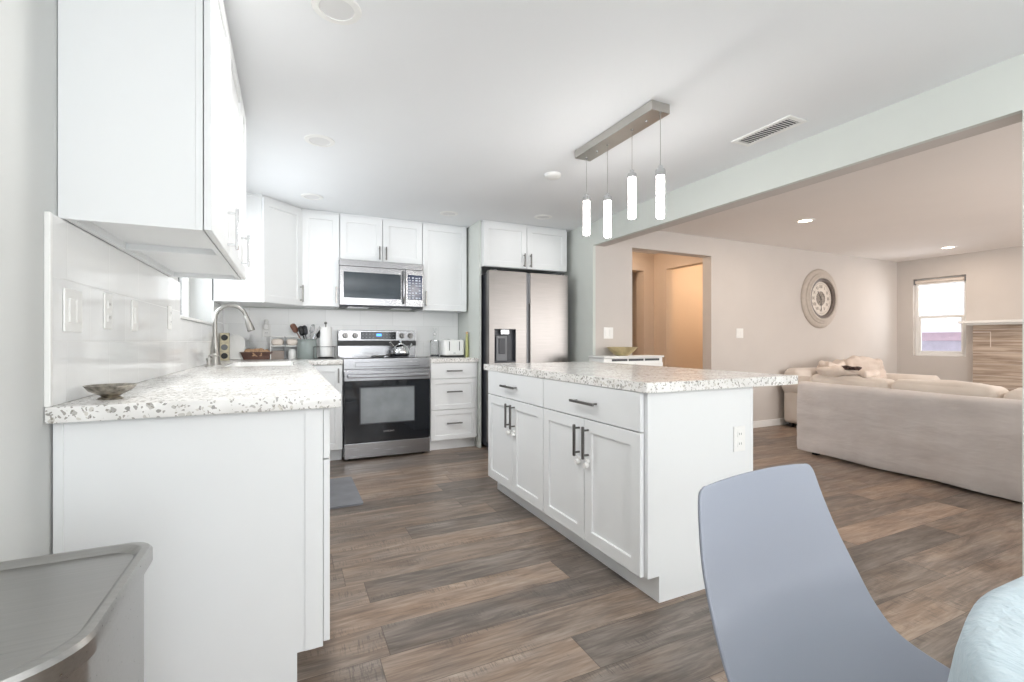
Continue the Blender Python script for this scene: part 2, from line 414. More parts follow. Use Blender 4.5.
# windows
def window(name, axis, wall0, hole, frame_d, rail=None, sill=True, inner=None):
    y0, y1, z0, z1 = hole
    xm = wall0
    fr = MB(); fw = .045
    for a in ((y0, y0+fw, z0, z1), (y1-fw, y1, z0, z1), (y0+fw, y1-fw, z0, z0+fw), (y0+fw, y1-fw, z1-fw, z1)):
        fr.box(xm-frame_d/2, xm+frame_d/2, a[0], a[1], a[2], a[3], .004, 1)
    o = struct(name, fr, M['trim'])
    if rail == 'none': pass
    elif rail: MB().box(xm-frame_d/2+.005, xm+frame_d/2-.005, y0+fw, y1-fw, rail-.02, rail+.02, .003, 1).build('window_rail', M['trim'], o)
    else: MB().box(xm-frame_d/2+.005, xm+frame_d/2-.005, (y0+y1)/2-.025, (y0+y1)/2+.025, z0+fw, z1-fw, .003, 1).build('window_rail', M['trim'], o)
    MB().box(xm-.004, xm+.004, y0+fw, y1-fw, z0+fw, z1-fw).build('window_pane', M['glazing'], o, flat=True)
    return o
window('window_1', 'x', XL-.175, SW, .05, rail='none')
struct('trim_8', MB().box(XL-.148, XL+.02, SW[0], SW[1], SW[2]-.012, SW[2]+.006, .003, 1), M['trim'])
w2 = window('window_2', 'x', XW+.085, LW, .05, rail=1.44)
sash = MB(); 
for a in ((LW[0]+.045, LW[0]+.075, .91, 1.42), (LW[1]-.075, LW[1]-.045, .91, 1.42), (LW[0]+.075, LW[1]-.075, .91, .94)):
    sash.box(XW+.058, XW+.075, *a, .003, 1)
sash.build('window_sash', M['trim'], w2)
# roller blind at the top of the living window
rb = thing('roller_blind', 'white roller blind rolled up at the top of the living room window', 'blind', (XW+.035, 3.4825, 1.965))
MB().tube([(0, -.285, 0), (0, .285, 0)], .027, 20).build('roll', M['cream'], rb)
MB().box(-.012, .012, -.283, .283, -.05, -.03, .004, 1).build('bottom_bar', M['trim'], rb)
MB().box(-.0015, .0015, -.28, .28, -.035, -.002).build('blind_fabric', M['cream'], rb)
for s_ in (-1, 1): MB().box(-.03, .03, s_*.295-.006, s_*.295+.006, -.035, .046, .002, 1).build('bracket', M['grey_plastic'], rb)
# frames of the openings behind the camera
def glazed(name, x0, x1, z0, z1):
    fr = MB(); n = 3; 
    for k in range(n+1):
        xx = x0+(x1-x0)*k/n; fr.box(max(x0, xx-.035), min(x1, xx+.035), YD-.09, YD-.04, z0, z1, .004, 1)
    fr.box(x0, x1, YD-.088, YD-.042, z0, z0+.06, .004, 1).box(x0, x1, YD-.088, YD-.042, z1-.06, z1, .004, 1)
    o = struct(name, fr, M['trim'])
    MB().box(x0+.02, x1-.02, YD-.067, YD-.063, z0+.04, z1-.04).build('window_pane', M['glazing'], o, flat=True)
glazed('window_3', -.4, 2.4, .1, 2.15); glazed('window_4', 4.6, 7.0, .6, 2.0)

# ------------------------------------------------------------------ outside the living window
M['siding'] = simple('snowy_roof_shingle', (236, 236, 240), .9, var=.1, ns=9)
M['pink'] = simple('faded_pink_siding', (228, 200, 208), .8, var=.04)
M['mauve'] = simple('mauve_grey_garage_door', (196, 186, 196), .8, var=.05)
M['leaf'] = simple('pale_grey_green_foliage', (150, 162, 140), .9, var=.2, ns=8)
struct('ground_outside', MB().box(XW+T, 40, -12, 22, -.6, -.5), simple('pale_ground', (225, 225, 228), .9), flat=True)
nh = thing('neighbour_house', 'neighbour house with pale roof and pink fascia seen through the living room window', 'house', (19, 8, -.5))
MB().prism([(-8, 1.25), (-8, 2.0), (7, 2.0), (7, 1.25)], -.6, 8, axis='y').build('wall', M['pink'], nh, flat=True) if False else None
MB().box(0, 6, -7, 7, 0, 2.02).build('house_wall', M['pink'], nh, flat=True)
rf = MB(); 
for k in range(16):
    a = -.5+k*.42; z = 2.02+k*.30
    rf.box(a, a+.5, -7.5, 7.5, z, z+.30, .03, 1)
rf.build('roof', M['siding'], nh)
MB().box(-.62, -.5, -7.5, 7.5, 1.86, 2.12, .01, 1).build('fascia', simple('pink_white_fascia', (240, 228, 232), .7), nh)
MB().box(-.03, 0, -1.4, 2.0, 0, 1.6, .01, 1).build('garage_door', M['mauve'], nh)
def crown(name, loc, r, label, seed):
    b = MB(); bmesh.ops.create_icosphere(b.bm, subdivisions=4, radius=r)
    for v in b.bm.verts:
        v.co += v.co.normalized()*r*.5*noise.fractal(v.co*(1.6/r)*1.4+Vector((seed, 0, 0)), 1, 2, 4)
    e = thing(name, label, 'tree', loc)
    b.build('crown', M['leaf'], e); MB().tube([(0, 0, -loc[2]-.5), (.1, 0, -r*.3)], [.18, .1]).build('trunk', M['dark_wood'], e)
crown('tree', (30.5, 12.4, 6.8), 1.9, 'pale leafy tree above the neighbour roof outside the living window', 3)

# ------------------------------------------------------------------ cabinets
def shaker(mb, x0, x1, z0, z1, y=-.020, yb=0, rail=.058, slab=False):
    """door in the local XZ plane facing -y; front at y, back at yb"""
    bm = mb.bm; c = .0016
    def ring(a0, a1, b0, b1, yy): return [bm.verts.new((a, yy, b)) for a, b in ((a0, b0), (a1, b0), (a1, b1), (a0, b1))]
    R = [ring(x0, x1, z0, z1, yb), ring(x0, x1, z0, z1, y+c), ring(x0+c, x1-c, z0+c, z1-c, y)]
    if not slab:
        r = rail
        R += [ring(x0+r, x1-r, z0+r, z1-r, y), ring(x0+r+.0015, x1-r-.0015, z0+r+.0015, z1-r-.0015, y+.0015),
              ring(x0+r+.003, x1-r-.003, z0+r+.003, z1-r-.003, y+.009)]
    for A, B in zip(R, R[1:]):
        for k in range(4): bm.faces.new((A[k], A[(k+1) % 4], B[(k+1) % 4], B[k]))
    bm.faces.new(R[0][::-1]); bm.faces.new(R[-1])
    return mb
def pull(parent, x, z, L=.155, vert=True, y=-.020, mat='nickel_dark', n='handle'):
    mb = MB(); o = .032; h = L/2
    if vert:
        mb.box(x-.0065, x+.0065, y-o-.006, y-o+.006, z-h, z+h, .002, 1)
        for s_ in (-1, 1): mb.box(x-.0045, x+.0045, y-o, y, z+s_*(h-.018)-.0045, z+s_*(h-.018)+.0045, .001, 1)
    else:
        mb.box(x-h, x+h, y-o-.006, y-o+.006, z-.0065, z+.0065, .002, 1)
        for s_ in (-1, 1): mb.box(x+s_*(h-.018)-.0045, x+s_*(h-.018)+.0045, y-o, y, z-.0045, z+.0045, .001, 1)
    return mb.build(n, M[mat], parent)
G = .0025
def fronts(root, items, mat='cab', hmat='nickel_dark'):
    """items: (kind, x0, x1, z0, z1, handle or None) handle=(x, z, vert)"""
    for kind, x0, x1, z0, z1, h in items:
        mb = shaker(MB(), x0+G, x1-G, z0+G, z1-G, y=-.022, yb=-.003, slab=(kind == 'slab'), rail=.058 if kind != 'small' else .045)
        p = mb.build('drawer' if kind in ('slab', 'small') else 'door', M[mat], root, ang=30)
        if h: pull(p, h[0], h[1], vert=h[2], y=-.022, mat=hmat, L=h[3] if len(h) > 3 else .155)
def upper(name, label, loc, rotz, W, D, H, items, group=None, hmat='nickel', recess=True, crown=True):
    r = thing(name, label, 'cabinet', loc, rotz, group)
    mb = MB(); t = .018
    mb.box(0, t, .018, D, 0, H).box(W-t, W, .018, D, 0, H).box(t, W-t, .018, D, .022 if recess else 0, .035).box(t, W-t, D-.01, D, .035, H)
    mb.box(t, W-t, .018, D, H-t, H); mb.box(t, W-t, D-.03, D-.01, 0, .022)
    mb.build('carcass', M['cab'], r, flat=True)
    MB().box(0, .035, 0, .0175, 0, H).box(W-.035, W, 0, .0175, 0, H).box(.035, W-.035, 0, .0175, 0, .03).box(.035, W-.035, 0, .018, H-.03, H).build('face_frame', M['cab'], r, flat=True)
    if crown: MB().box(0, W, -.012, .02, H, H+.0195, .003, 1).build('crown_strip', M['cab'], r)
    fronts(r, items, hmat=hmat)
    return r
def basecab(name, label, loc, rotz, W, D, items, H=.872, toe=.11, group=None, ends=(0, 0), hmat='nickel_dark', td=.075):
    r = thing(name, label, 'cabinet', loc, rotz, group)
    mb = MB(); mb.box(0, .018, .018, D, toe, H).box(W-.018, W, .018, D, toe, H).box(.018, W-.018, .018, D, toe, toe+.02).box(.018, W-.018, D-.012, D, toe+.02, H).box(.018, W-.018, .018, .10, H-.02, H); mb.box(.0, W, td, D, 0, toe)
    mb.build('carcass', M['cab'], r, flat=True)
    MB().box(0, W, 0, .018, toe, H).build('face_frame', M['cab'], r, flat=True)
    fronts(r, items, hmat=hmat)
    for i, e in enumerate(ends):
        if e:
            x0, x1 = (-e, 0) if i == 0 else (W, W+e)
            pr = [(0.0, toe), (0.0, H), (D, H), (D, 0), (td, 0), (td, toe)]
            MB().prism(pr, x0, x1, axis='x').build('end_panel', M['cab'], r, flat=True)
    return r

ZU = 1.408; HU = 2.285-ZU
# near left wall cabinets (faces +x)
upper('wall_cabinet', 'nearest tall white wall cabinet on the left wall, its blank side facing the room', (-.229, 1.643, ZU), PI/2, .475, .324, HU,
      [('door', 0, .475, 0, HU, (.405, .095, True))], hmat='chrome')
upper('wall_cabinet', 'second white wall cabinet on the left wall, between nearest cabinet and sink window', (-.229, 2.120, ZU), PI/2, .78, .324, HU,
      [('door', 0, .53, 0, HU, (.48, .11, True)), ('door', .53, .78, 0, HU, None)], hmat='chrome')
# corner diagonal cabinet
r = thing('corner_wall_cabinet', 'diagonal white corner wall cabinet beside the sink window', 'cabinet', (0, 0, ZU))
A = (-.205, 4.442); B = (.105, 4.752)
MB().prism([(XL+.0102, 4.442), A, B, (.105, YB-.002), (XL+.0102, YB-.002)], 0, HU).build('carcass', M['cab'], r, flat=True)
MB().prism([(XL+.0102, 4.430), (A[0]+.004, 4.430), (B[0]+.0, B[1]-.014), (.105, YB-.002), (XL+.0102, YB-.002)], HU, HU+.0195).build('crown_strip', M['cab'], r, flat=True)
dl = math.hypot(B[0]-A[0], B[1]-A[1])
d = shaker(MB(), .004, dl-.004, .002, HU-.002, y=-.022, yb=-.001).build('door', M['cab'], r, loc=(A[0], A[1], 0), rotz=PI/4, ang=30)
pull(d, dl-.035, .11, y=-.022, mat='nickel')
# back wall uppers
upper('wall_cabinet', 'tall narrow white wall cabinet left of the microwave', (.108, 4.753, ZU-.0), 0, .330, .325, HU,
      [('door', 0, .330, 0, HU, (.298, .11, True))])
zt = 1.86
upper('wall_cabinet', 'short two-door white wall cabinet right above the microwave', (.440, 4.753, zt), 0, .796, .325, 2.285-zt,
      [('door', 0, .398, 0, 2.285-zt, (.366, .085, True, .13)), ('door', .398, .796, 0, 2.285-zt, (.430, .085, True, .13))], hmat='nickel_dark')
upper('wall_cabinet', 'tall white wall cabinet right of the microwave', (1.238, 4.753, ZU-.01), 0, .480, .325, HU+.01,
      [('door', 0, .480, 0, HU+.01, (.032, .12, True))])
# fridge surround
struct('wall_fridge_panel', MB().box(1.742, 1.764, 4.43, YB, 0, ZC), M['kitchen_paint'], flat=True)
upper('wall_cabinet', 'deep two-door white cabinet above the refrigerator', (1.766, 4.40, 1.84), 0, .985, .67, 2.285-1.84,
      [('door', 0, .492, 0, .445, (.455, .085, True, .14)), ('door', .492, .985, 0, .445, (.530, .085, True, .14))], hmat='nickel_dark')

# base cabinets of the left run (facing +x); local x -> +Y
b = .872; dz = .70
YP = 1.6075
r = basecab('base_cabinet', 'near end white base cabinet of the left counter with plain white end panel', (.099, 1.6265, 0), PI/2, .60, .65,
        [('slab', 0, .60, dz, b, None), ('door', 0, .60, .11, dz, (.55, .60, True))], ends=(.019, 0))
MB().box(-.0235, -.0195, .022, .052, .112, b-.001).build('stile_strip', M['cab'], r, flat=True)
MB().box(-.0235, -.0195, .628, .648, .0, b-.001).build('scribe_strip', M['cab'], r, flat=True)
basecab('base_cabinet', 'second white base cabinet of the left counter, before the sink', (.099, 2.2275, 0), PI/2, .68, .65,
        [('slab', 0, .68, dz, b, (.34, .79, False)), ('door', 0, .34, .11, dz, (.30, .60, True)), ('door', .34, .68, .11, dz, (.38, .60, True))])
basecab('base_cabinet', 'white cabinet under the sink in the left counter', (.099, 2.9085, 0), PI/2, 1.53, .65,
        [('slab', 0, .76, dz, b, None), ('slab', .76, 1.50, dz, b, None), ('door', 0, .76, .11, dz, (.70, .60, True)), ('door', .76, 1.50, .11, dz, (.82, .60, True))])
# back run
basecab('base_cabinet', 'narrow one-door white base cabinet left of the range', (.125, 4.470, 0), 0, .313, .60,
        [('door', .03, .310, .11, b, (.275, .775, True, .13))])
basecab('drawer_cabinet', 'white three-drawer base cabinet between range and refrigerator', (1.242, 4.470, 0), 0, .496, .60,
        [('slab', 0, .475, .712, b, (.237, .79, False, .16)), ('small', 0, .475, .408, .712, (.237, .585, False, .16)), ('small', 0, .475, .11, .408, (.237, .275, False, .16))])
# island (faces -x); local x -> -Y
iw = .812
def locks(root, xs):
    for x_ in xs:
        o = MB().lathe([(0, -.046), (.012, -.046), (.014, -.041), (.014, -.030), (.009, -.027), (.009, -.022)], (x_, 0, .487), 16, axis='y').lathe([(0, -.034), (.010, -.034), (.011, -.030), (.011, -.0222)], (x_, 0, .505), 16, axis='y').build('child_lock', M['white_plastic'], root)
ra = basecab('island_cabinet', 'near half of the white kitchen island with outlet on its blank end', (1.321, 1.506+iw, 0), -PI/2, iw, .610,
        [('slab', 0, iw, .705, b, (iw/2+.02, .787, False, .2)), ('door', 0, iw/2, .11, .705, (iw/2-.04, .595, True)), ('door', iw/2, iw, .11, .705, (iw/2+.036, .595, True))], ends=(0, .018), td=.06)
rb_ = basecab('island_cabinet', 'far half of the white kitchen island, nearer the range', (1.321, 1.507+2*iw, 0), -PI/2, iw, .610,
        [('slab', 0, iw, .705, b, (iw/2-.02, .787, False, .2)), ('door', 0, iw/2, .11, .705, (iw/2-.036, .600, True)), ('door', iw/2, iw, .11, .705, (iw/2+.036, .600, True))], ends=(.018, 0), td=.06)
locks(ra, (iw/2-.040, iw/2+.036)); locks(rb_, (iw/2-.036, iw/2+.036))
MB().box(-.018, iw*2+.019, .611, .628, 0, b).build('back_panel', M['cab'], rb_, flat=True)
# outlet on island end panel
def plate(name, label, cat, loc, rotz, w_, h_, kind, n=1, group=None):
    """faces local -y"""
    r = thing(name, label, cat, loc, rotz, group)
    MB().box(-w_/2, w_/2, -.006, -.0003, -h_/2, h_/2, .0025, 2).build('cover_plate', M['white_plastic'], r)
    for k in range(n):
        cx = (k-(n-1)/2)*.046
        if kind == 'switch': MB().box(cx-.016, cx+.016, -.010, -.005, -.033, .033, .0015, 1).build('rocker', M['white_plastic'], r)
        else:
            for s_ in (-1, 1):
                o = MB().box(cx-.016, cx+.016, -.009, -.005, s_*.022-.014, s_*.022+.014, .005, 2).build('receptacle', M['white_plastic'], r)
                MB().box(cx-.007, cx-.005, -.0094, -.0088, s_*.022-.004, s_*.022+.006).box(cx+.005, cx+.007, -.0094, -.0088, s_*.022-.004, s_*.022+.006).build('slots', M['dark_grey'], o, flat=True)
    return r
plate('wall_outlet', 'white outlet on the blank end panel of the island', 'outlet', (1.853, 1.4875, .637), 0, .073, .114, 'outlet')
plate('wall_switch', 'white double switch on the tiled left wall above the silver bowl', 'switch', (XL+.0102, 1.705, 1.165), PI/2, .118, .118, 'switch', 2)
plate('wall_outlet', 'second white plate from the left on the tiled left wall', 'outlet', (XL+.0102, 1.985, 1.18), PI/2, .073, .118, 'outlet')
plate('wall_switch', 'third white plate from the left on the tiled left wall', 'switch', (XL+.0102, 2.285, 1.18), PI/2, .073, .118, 'switch')
plate('wall_outlet', 'farthest white plate on the tiled left wall beside the sink window', 'outlet', (XL+.0102, 2.88, 1.20), PI/2, .073, .118, 'outlet')
plate('wall_switch', 'white double switch on the wall between refrigerator and doorway', 'switch', (3.015, YV, 1.168), 0, .118, .118, 'switch', 2)
plate('wall_switch', 'white double switch on the living room wall between doorway and clock', 'switch', (4.99, YV, 1.18), 0, .118, .118, 'switch', 2)
po = plate('wall_outlet', 'white outlet with plugged-in night light on the back splash behind the brown tray', 'outlet', (-.19, YB-.0102, 1.185), 0, .073, .118, 'outlet')
nl = thing('night_light', 'small white plug-in night light above the brown tray', 'night light', (-.19, YB-.0202, 1.22))
MB().box(-.022, .022, -.03, 0, -.03, .02, .006, 2).build('housing', M['white_plastic'], nl)
MB().lathe([(0, .075), (.012, .07), (.018, .05), (.016, .02)], (0, -.018, 0), 20).build('lens', M['white_plastic'], nl)

# countertops
ct0, ct1 = .8725, .914
def rrect(x0, x1, y0, y1, r, n=6):
    P = []
    for cx, cy, a in ((x1-r, y0+r, -90), (x1-r, y1-r, 0), (x0+r, y1-r, 90), (x0+r, y0+r, 180)):
        for k in range(n+1):
            q = math.radians(a+90*k/n); P.append((cx+r*math.cos(q), cy+r*math.sin(q)))
    return P
o = MB().prism(rrect(1.296, 2.244, 1.462, 3.215, .012), ct0, ct1, .003).build('countertop', M['granite'])
tag(o, 'white speckled granite top of the kitchen island', 'countertop')
# left run with sink cutout
SX0, SX1, SY0, SY1 = -.40, .035, 3.60, 4.35
mb = MB(); ya = 1.565; xr = .150
def slab(x0, x1, y0, y1): mb.box(x0, x1, y0, y1, ct0, ct1)
# one L-shaped slab: grid of blocks sharing faces, then dissolved
bmx = mb.bm
xs = [XL+.002, SX0, SX1, xr, .440]; ys = [ya, SY0, SY1, 4.437, YB-.002]
vt = {}; cells = []
for i in range(4):
    for j in range(4):
        if i == 1 and j == 1: continue
        if i == 3 and j < 3: continue
        cells.append((i, j))
def V(i, j, k):
    if (i, j, k) not in vt: vt[(i, j, k)] = bmx.verts.new((xs[i], ys[j], (ct0, ct1)[k]))
    return vt[(i, j, k)]
for i, j in cells:
    bmx.faces.new((V(i, j, 1), V(i+1, j, 1), V(i+1, j+1, 1), V(i, j+1, 1)))
    bmx.faces.new((V(i, j, 0), V(i, j+1, 0), V(i+1, j+1, 0), V(i+1, j, 0)))
    for (di, dj, a, b_) in ((0, -1, (i, j), (i+1, j)), (0, 1, (i+1, j+1), (i, j+1)), (-1, 0, (i, j+1), (i, j)), (1, 0, (i+1, j), (i+1, j+1))):
        if (i+di, j+dj) not in cells: bmx.faces.new((V(*a, 0), V(*b_, 0), V(*b_, 1), V(*a, 1)))
bmesh.ops.dissolve_limit(bmx, angle_limit=.01, verts=bmx.verts, edges=bmx.edges)
es = [e for e in bmx.edges if len(e.link_faces) == 2 and e.calc_face_angle(0) > 1]
bmesh.ops.bevel(bmx, geom=es, offset=.003, segments=2, profile=.5, affect='EDGES')
o = mb.build('countertop', M['granite']); tag(o, 'L-shaped speckled granite counter along the left wall and back corner', 'countertop')
o = MB().box(1.240, 1.740, 4.437, YB-.0105, ct0, ct1, .003, 2).build('countertop', M['granite']); tag(o, 'short speckled granite counter between range and refrigerator', 'countertop')
# sink
sk = thing('undermount_sink', 'white undermount sink set in the left counter', 'sink', (0, 0, 0))
mb = MB(); bm = mb.bm
def rg(x0, x1, y0, y1, z): return [bm.verts.new((a, c_, z)) for a, c_ in rrect(x0, x1, y0, y1, .04)]
R = [rg(SX0+.004, SX1-.004, SY0+.004, SY1-.004, ct0+.035), rg(SX0+.010, SX1-.010, SY0+.010, SY1-.010, ct0+.038), rg(SX0+.016, SX1-.016, SY0+.016, SY1-.016, ct0+.02), rg(SX0+.03, SX1-.03, SY0+.03, SY1-.03, .70), rg(SX0+.10, SX1-.10, SY0+.10, SY1-.10, .69)]
for A_, B_ in zip(R, R[1:]):
    n = len(A_)
    for k in range(n): bm.faces.new((A_[k], A_[(k+1) % n], B_[(k+1) % n], B_[k]))
bm.faces.new(R[-1]); mb.build('basin', M['white_plastic'], sk)
MB().lathe([(0, .004), (.03, .004), (.042, .002), (.045, 0)], ((SX0+SX1)/2, (SY0+SY1)/2, .6905), 24).build('drain', M['chrome'], sk)

# faucet
fc = thing('kitchen_faucet', 'tall brushed nickel gooseneck faucet behind the sink', 'faucet', (-.465, 3.86, ct1))
MB().lathe([(0, 0), (.040, 0), (.040, .006), (.032, .02), (.029, .08), (.023, .15), (.0165, .20)], n=28).build('body', M['nickel'], fc)
pts = [(0, 0, .17), (0, 0, .30)]
for k in range(1, 16):
    a = PI-k*PI*.93/15; pts.append((.096+.096*math.cos(a), 0, .325+.096*math.sin(a)))
MB().tube(pts, .0135, 16).build('spout', M['nickel'], fc)
p = Vector(pts[-1]); dn = (Vector(pts[-1])-Vector(pts[-2])).normalized()
MB().tube([p-dn*.005, p+dn*.01, p+dn*.03, p+dn*.085, p+dn*.105, p+dn*.11], [.0135, .0165, .018, .025, .026, .022], 20).build('spray_head', M['nickel'], fc)
MB().tube([(0, -.02, .09), (0, -.045, .10), (.0, -.06, .125), (.0, -.07, .17)], [.010, .009, .007, .006], 12).build('lever', M['nickel'], fc)
sd = thing('soap_dispenser', 'short brushed nickel soap pump left of the faucet', 'soap dispenser', (-.475, 3.66, ct1))
MB().lathe([(0, 0), (.024, 0), (.024, .006), (.014, .012), (.014, .04), (.018, .042), (.018, .055), (.0, .06)], n=24).build('base', M['nickel'], sd)
MB().tube([(0, 0, .055), (0, 0, .072), (.03, 0, .074), (.06, 0, .066)], [.006, .006, .0055, .005], 10).build('nozzle', M['nickel'], sd)

# ------------------------------------------------------------------ range
RX, RY = .444, 4.44; RW = .790
rg_ = thing('electric_range', 'stainless steel electric range with black glass oven door', 'range', (RX, RY, 0))
mb = MB(); mb.box(0, RW, .03, .60, .025, .905, .003, 1).build('body', M['steel'], rg_)
MB().box(-.0, RW, .005, .60, .905, .925, .004, 2).box(0, RW, .0, .03, .825, .925, .006, 2).build('cooktop_frame', M['steel'], rg_)
MB().box(.012, RW-.012, .03, .555, .9252, .930, .0015, 1).build('cooktop_glass', M['black_glass'], rg_)
MB().box(.10, RW-.10, -.006, .002, .848, .892, .003, 1).build('vent_trim', M['steel'], rg_)
dr = MB().box(.004, RW-.004, -.022, .028, .165, .812, .004, 2).build('oven_door', M['black_glass'], rg_)
MB().box(.004, RW-.004, -.026, .0, .722, .812, .004, 2).build('door_band', M['steel'], dr)
MB().box(.03, RW-.03, -.066, -.048, .752, .784, .007, 3).box(.05, .075, -.05, -.02, .757, .779, .003, 1).box(RW-.075, RW-.05, -.05, -.02, .757, .779, .003, 1).build('handle', M['steel'], dr)
ovw = simple('oven_window_reflection_tint', (138, 144, 148), .08, 0, var=.1, spec=.9)  # pale grey colour stands for a whitish reflection on the oven window
MB().box(.145, RW-.16, -.0235, -.021, .335, .655, .001, 1).build('window', ovw, dr)
fr = MB()
for a in ((.135, .145, .325, .665), (RW-.16, RW-.15, .325, .665)): fr.box(a[0], a[1], -.0245, -.021, a[2], a[3])
for a in ((.325, .335), (.655, .665)): fr.box(.145, RW-.16, -.0245, -.021, a[0], a[1])
fr.build('window_frame', M['dark_grey'], dr, flat=True)
MB().box(.004, RW-.004, -.018, .028, .022, .158, .005, 2).build('storage_drawer', M['steel'], rg_)
for x_ in (.05, RW-.05):
    for y_ in (.06, .54): MB().tube([(x_, y_, 0), (x_, y_, .027)], .016, 12).build('foot', M['black'], rg_)
MB().box(.0, RW, .555, .625, .925, 1.195, .006, 2).build('backguard', M['steel'], rg_)
MB().box(.003, RW-.003, .535, .556, 1.085, 1.193, .006, 2).build('control_panel', M['steel'], rg_)
MB().box(.0, RW, .546, .556, 1.035, 1.084, .002, 1).build('recess_shade_strip', M['black'], rg_)  # black strip paints the shade of the recess under the control panel
dsp = MB().box(.22, .575, .531, .536, 1.10, 1.178, .002, 1).build('display', M['black_glass'], rg_)
blue = emis('blue_clock_digits', (70, 150, 255), 3, (10, 20, 40))
MB().box(.375, .425, .5298, .5312, 1.135, 1.158).build('clock_digits', blue, dsp, flat=True)
dots = MB()
for i in range(10):
    for j in range(2):
        x_ = .235+i*.034
        if .36 < x_ < .43: continue
        dots.box(x_, x_+.012, .5302, .5312, 1.118+j*.034, 1.122+j*.034)
dots.build('button_marks', M['grey_plastic'], dsp, flat=True)
for x_ in (.07, .165, .635, .725):
    k = MB().lathe([(0, -.034), (.018, -.034), (.021, -.030), (.023, 0), (.030, .0), (.030, .004)], (x_, .533, 1.139), 28, axis='y').build('knob', M['nickel_dark'], rg_)
    MB().box(x_-.003, x_+.003, .4965, .4995, 1.125, 1.157, .001, 1).build('pointer', M['dark_grey'], k)
def text(s, size, mat, parent, loc, rot, ext=.0006, name='lettering'):
    cu = bpy.data.curves.new(name, 'FONT'); cu.body = s; cu.size = size; cu.extrude = ext; cu.align_x = 'CENTER'; cu.align_y = 'CENTER'
    tmp = bpy.data.objects.new('t', cu); C.objects.link(tmp)
    me = bpy.data.meshes.new_from_object(tmp.evaluated_get(bpy.context.evaluated_depsgraph_get()))
    bpy.data.objects.remove(tmp); me.name = name; me.materials.clear(); me.materials.append(mat)
    o = bpy.data.objects.new(name, me); C.objects.link(o); o.parent = parent; o.location = loc; o.rotation_euler = rot
    return o
text('SAMSUNG', .022, M['chrome'], dr, (RW/2, -.0227, .252), (PI/2, 0, 0))
for (x_, y_, r_) in ((.2, .17, .10), (.59, .17, .085), (.2, .42, .075), (.59, .42, .10)):
    MB().lathe([(r_, .9302), (r_+.004, .9302), (r_+.004, .9307), (r_, .9307)], (x_, y_, 0), 40, closed=True).build('burner_ring', M['grey_plastic'], rg_)

# kettle on the range
kt = thing('tea_kettle', 'shiny round tea kettle on the back right burner of the range', 'kettle', (RX+.59, RY+.38, .9310), .4)
MB().lathe([(0, 0), (.075, 0), (.088, .012), (.092, .04), (.080, .085), (.055, .112), (.03, .12)], n=36).build('body', M['chrome'], kt)
MB().lathe([(.031, .120), (.03, .127), (.012, .134), (.008, .142), (.014, .15), (.012, .158), (0, .16)], n=24).build('lid', M['chrome'], kt)
MB().tube([(.075, 0, .06), (.115, 0, .09), (.135, 0, .125)], [.020, .014, .010], 14).build('spout', M['chrome'], kt)
MB().tube([(-.07, 0, .09), (-.10, 0, .115), (-.125, 0, .14)], [.007, .009, .010], 12).build('handle', M['chrome'], kt)
# trivet
tv = thing('spoon_rest', 'small dark scrolled spoon rest on the front of the cooktop', 'spoon rest', (RX+.33, RY+.20, .9310))
mb = MB()
for k in range(6):
    a = k*PI/3; c_ = (.032*math.cos(a), .032*math.sin(a)); mb.tube([(c_[0]+.022*math.cos(q*PI/8), c_[1]+.022*math.sin(q*PI/8), .012) for q in range(17)], .0035, 8, cap=False)
mb.tube([(.056*math.cos(q*PI/12), .056*math.sin(q*PI/12), .006) for q in range(25)], .006, 8, cap=False)
mb.build('ring', M['nickel_dark'], tv); MB().tube([(.05, 0, .01), (.11, .01, .02), (.14, .012, .03)], [.006, .006, .009], 8).build('grip', M['nickel_dark'], tv)

# ------------------------------------------------------------------ microwave
mw = thing('microwave', 'stainless over-the-range microwave below the short wall cabinet', 'microwave', (.431, 4.665, 1.425))
MW, MH = .798, .432
MB().box(0, MW, .03, .405, .0, MH, .003, 1).build('body', M['dark_grey'], mw)
MB().box(0, MW, .0, .03, MH-.062, MH, .004, 2).build('top_vent', M['steel'], mw)
dr = MB().box(0, MW*.775, -.006, .03, .0, MH-.064, .005, 2).build('door', M['steel'], mw)
mwg = simple('microwave_window_glass', (52, 62, 70), .08, 0, var=.15, ns=3, spec=.8)
MB().box(.035, MW*.715, -.0075, -.004, .068, MH-.118, .002, 1).build('window', mwg, dr)
MB().tube([(MW*.745, -.01, .03), (MW*.745, -.038, .05), (MW*.745, -.048, .10), (MW*.745, -.05, .19), (MW*.745, -.048, .28), (MW*.745, -.038, .325), (MW*.745, -.01, .345)], .011, 14).build('handle', M['steel'], dr)
cp = MB().box(MW*.778, MW, -.004, .03, .0, MH-.064, .005, 2).build('control_panel', M['steel'], mw)
navy = simple('dark_blue_keypad', (44, 56, 84), .15, var=.1)
kp = MB().box(MW*.80, MW-.012, -.006, -.003, .07, MH-.115, .002, 1).build('keypad', navy, cp)
mk = MB()
random.seed(3)
for i in range(4):
    for j in range(9):
        if random.random() < .85:
            x_ = MW*.812+i*.034; z_ = .082+j*.025; mk.box(x_, x_+random.uniform(.012, .024), -.0068, -.0058, z_, z_+random.uniform(.006, .013))
mk.build('key_marks', simple('pale_key_print', (196, 206, 222), .4), kp, flat=True)
MB().box(.02, MW-.02, .03, .38, -.012, -.0005, .003, 1).build('filter_base', M['black'], mw)
for x_ in (.08, .50): MB().box(x_, x_+.20, .06, .26, -.020, -.012, .002, 1).build('grease_filter', M['steel'], mw)
MB().box(0, MW, -.0, .03, -.010, -.0005, .002, 1).build('bottom_lip', M['dark_grey'], mw)

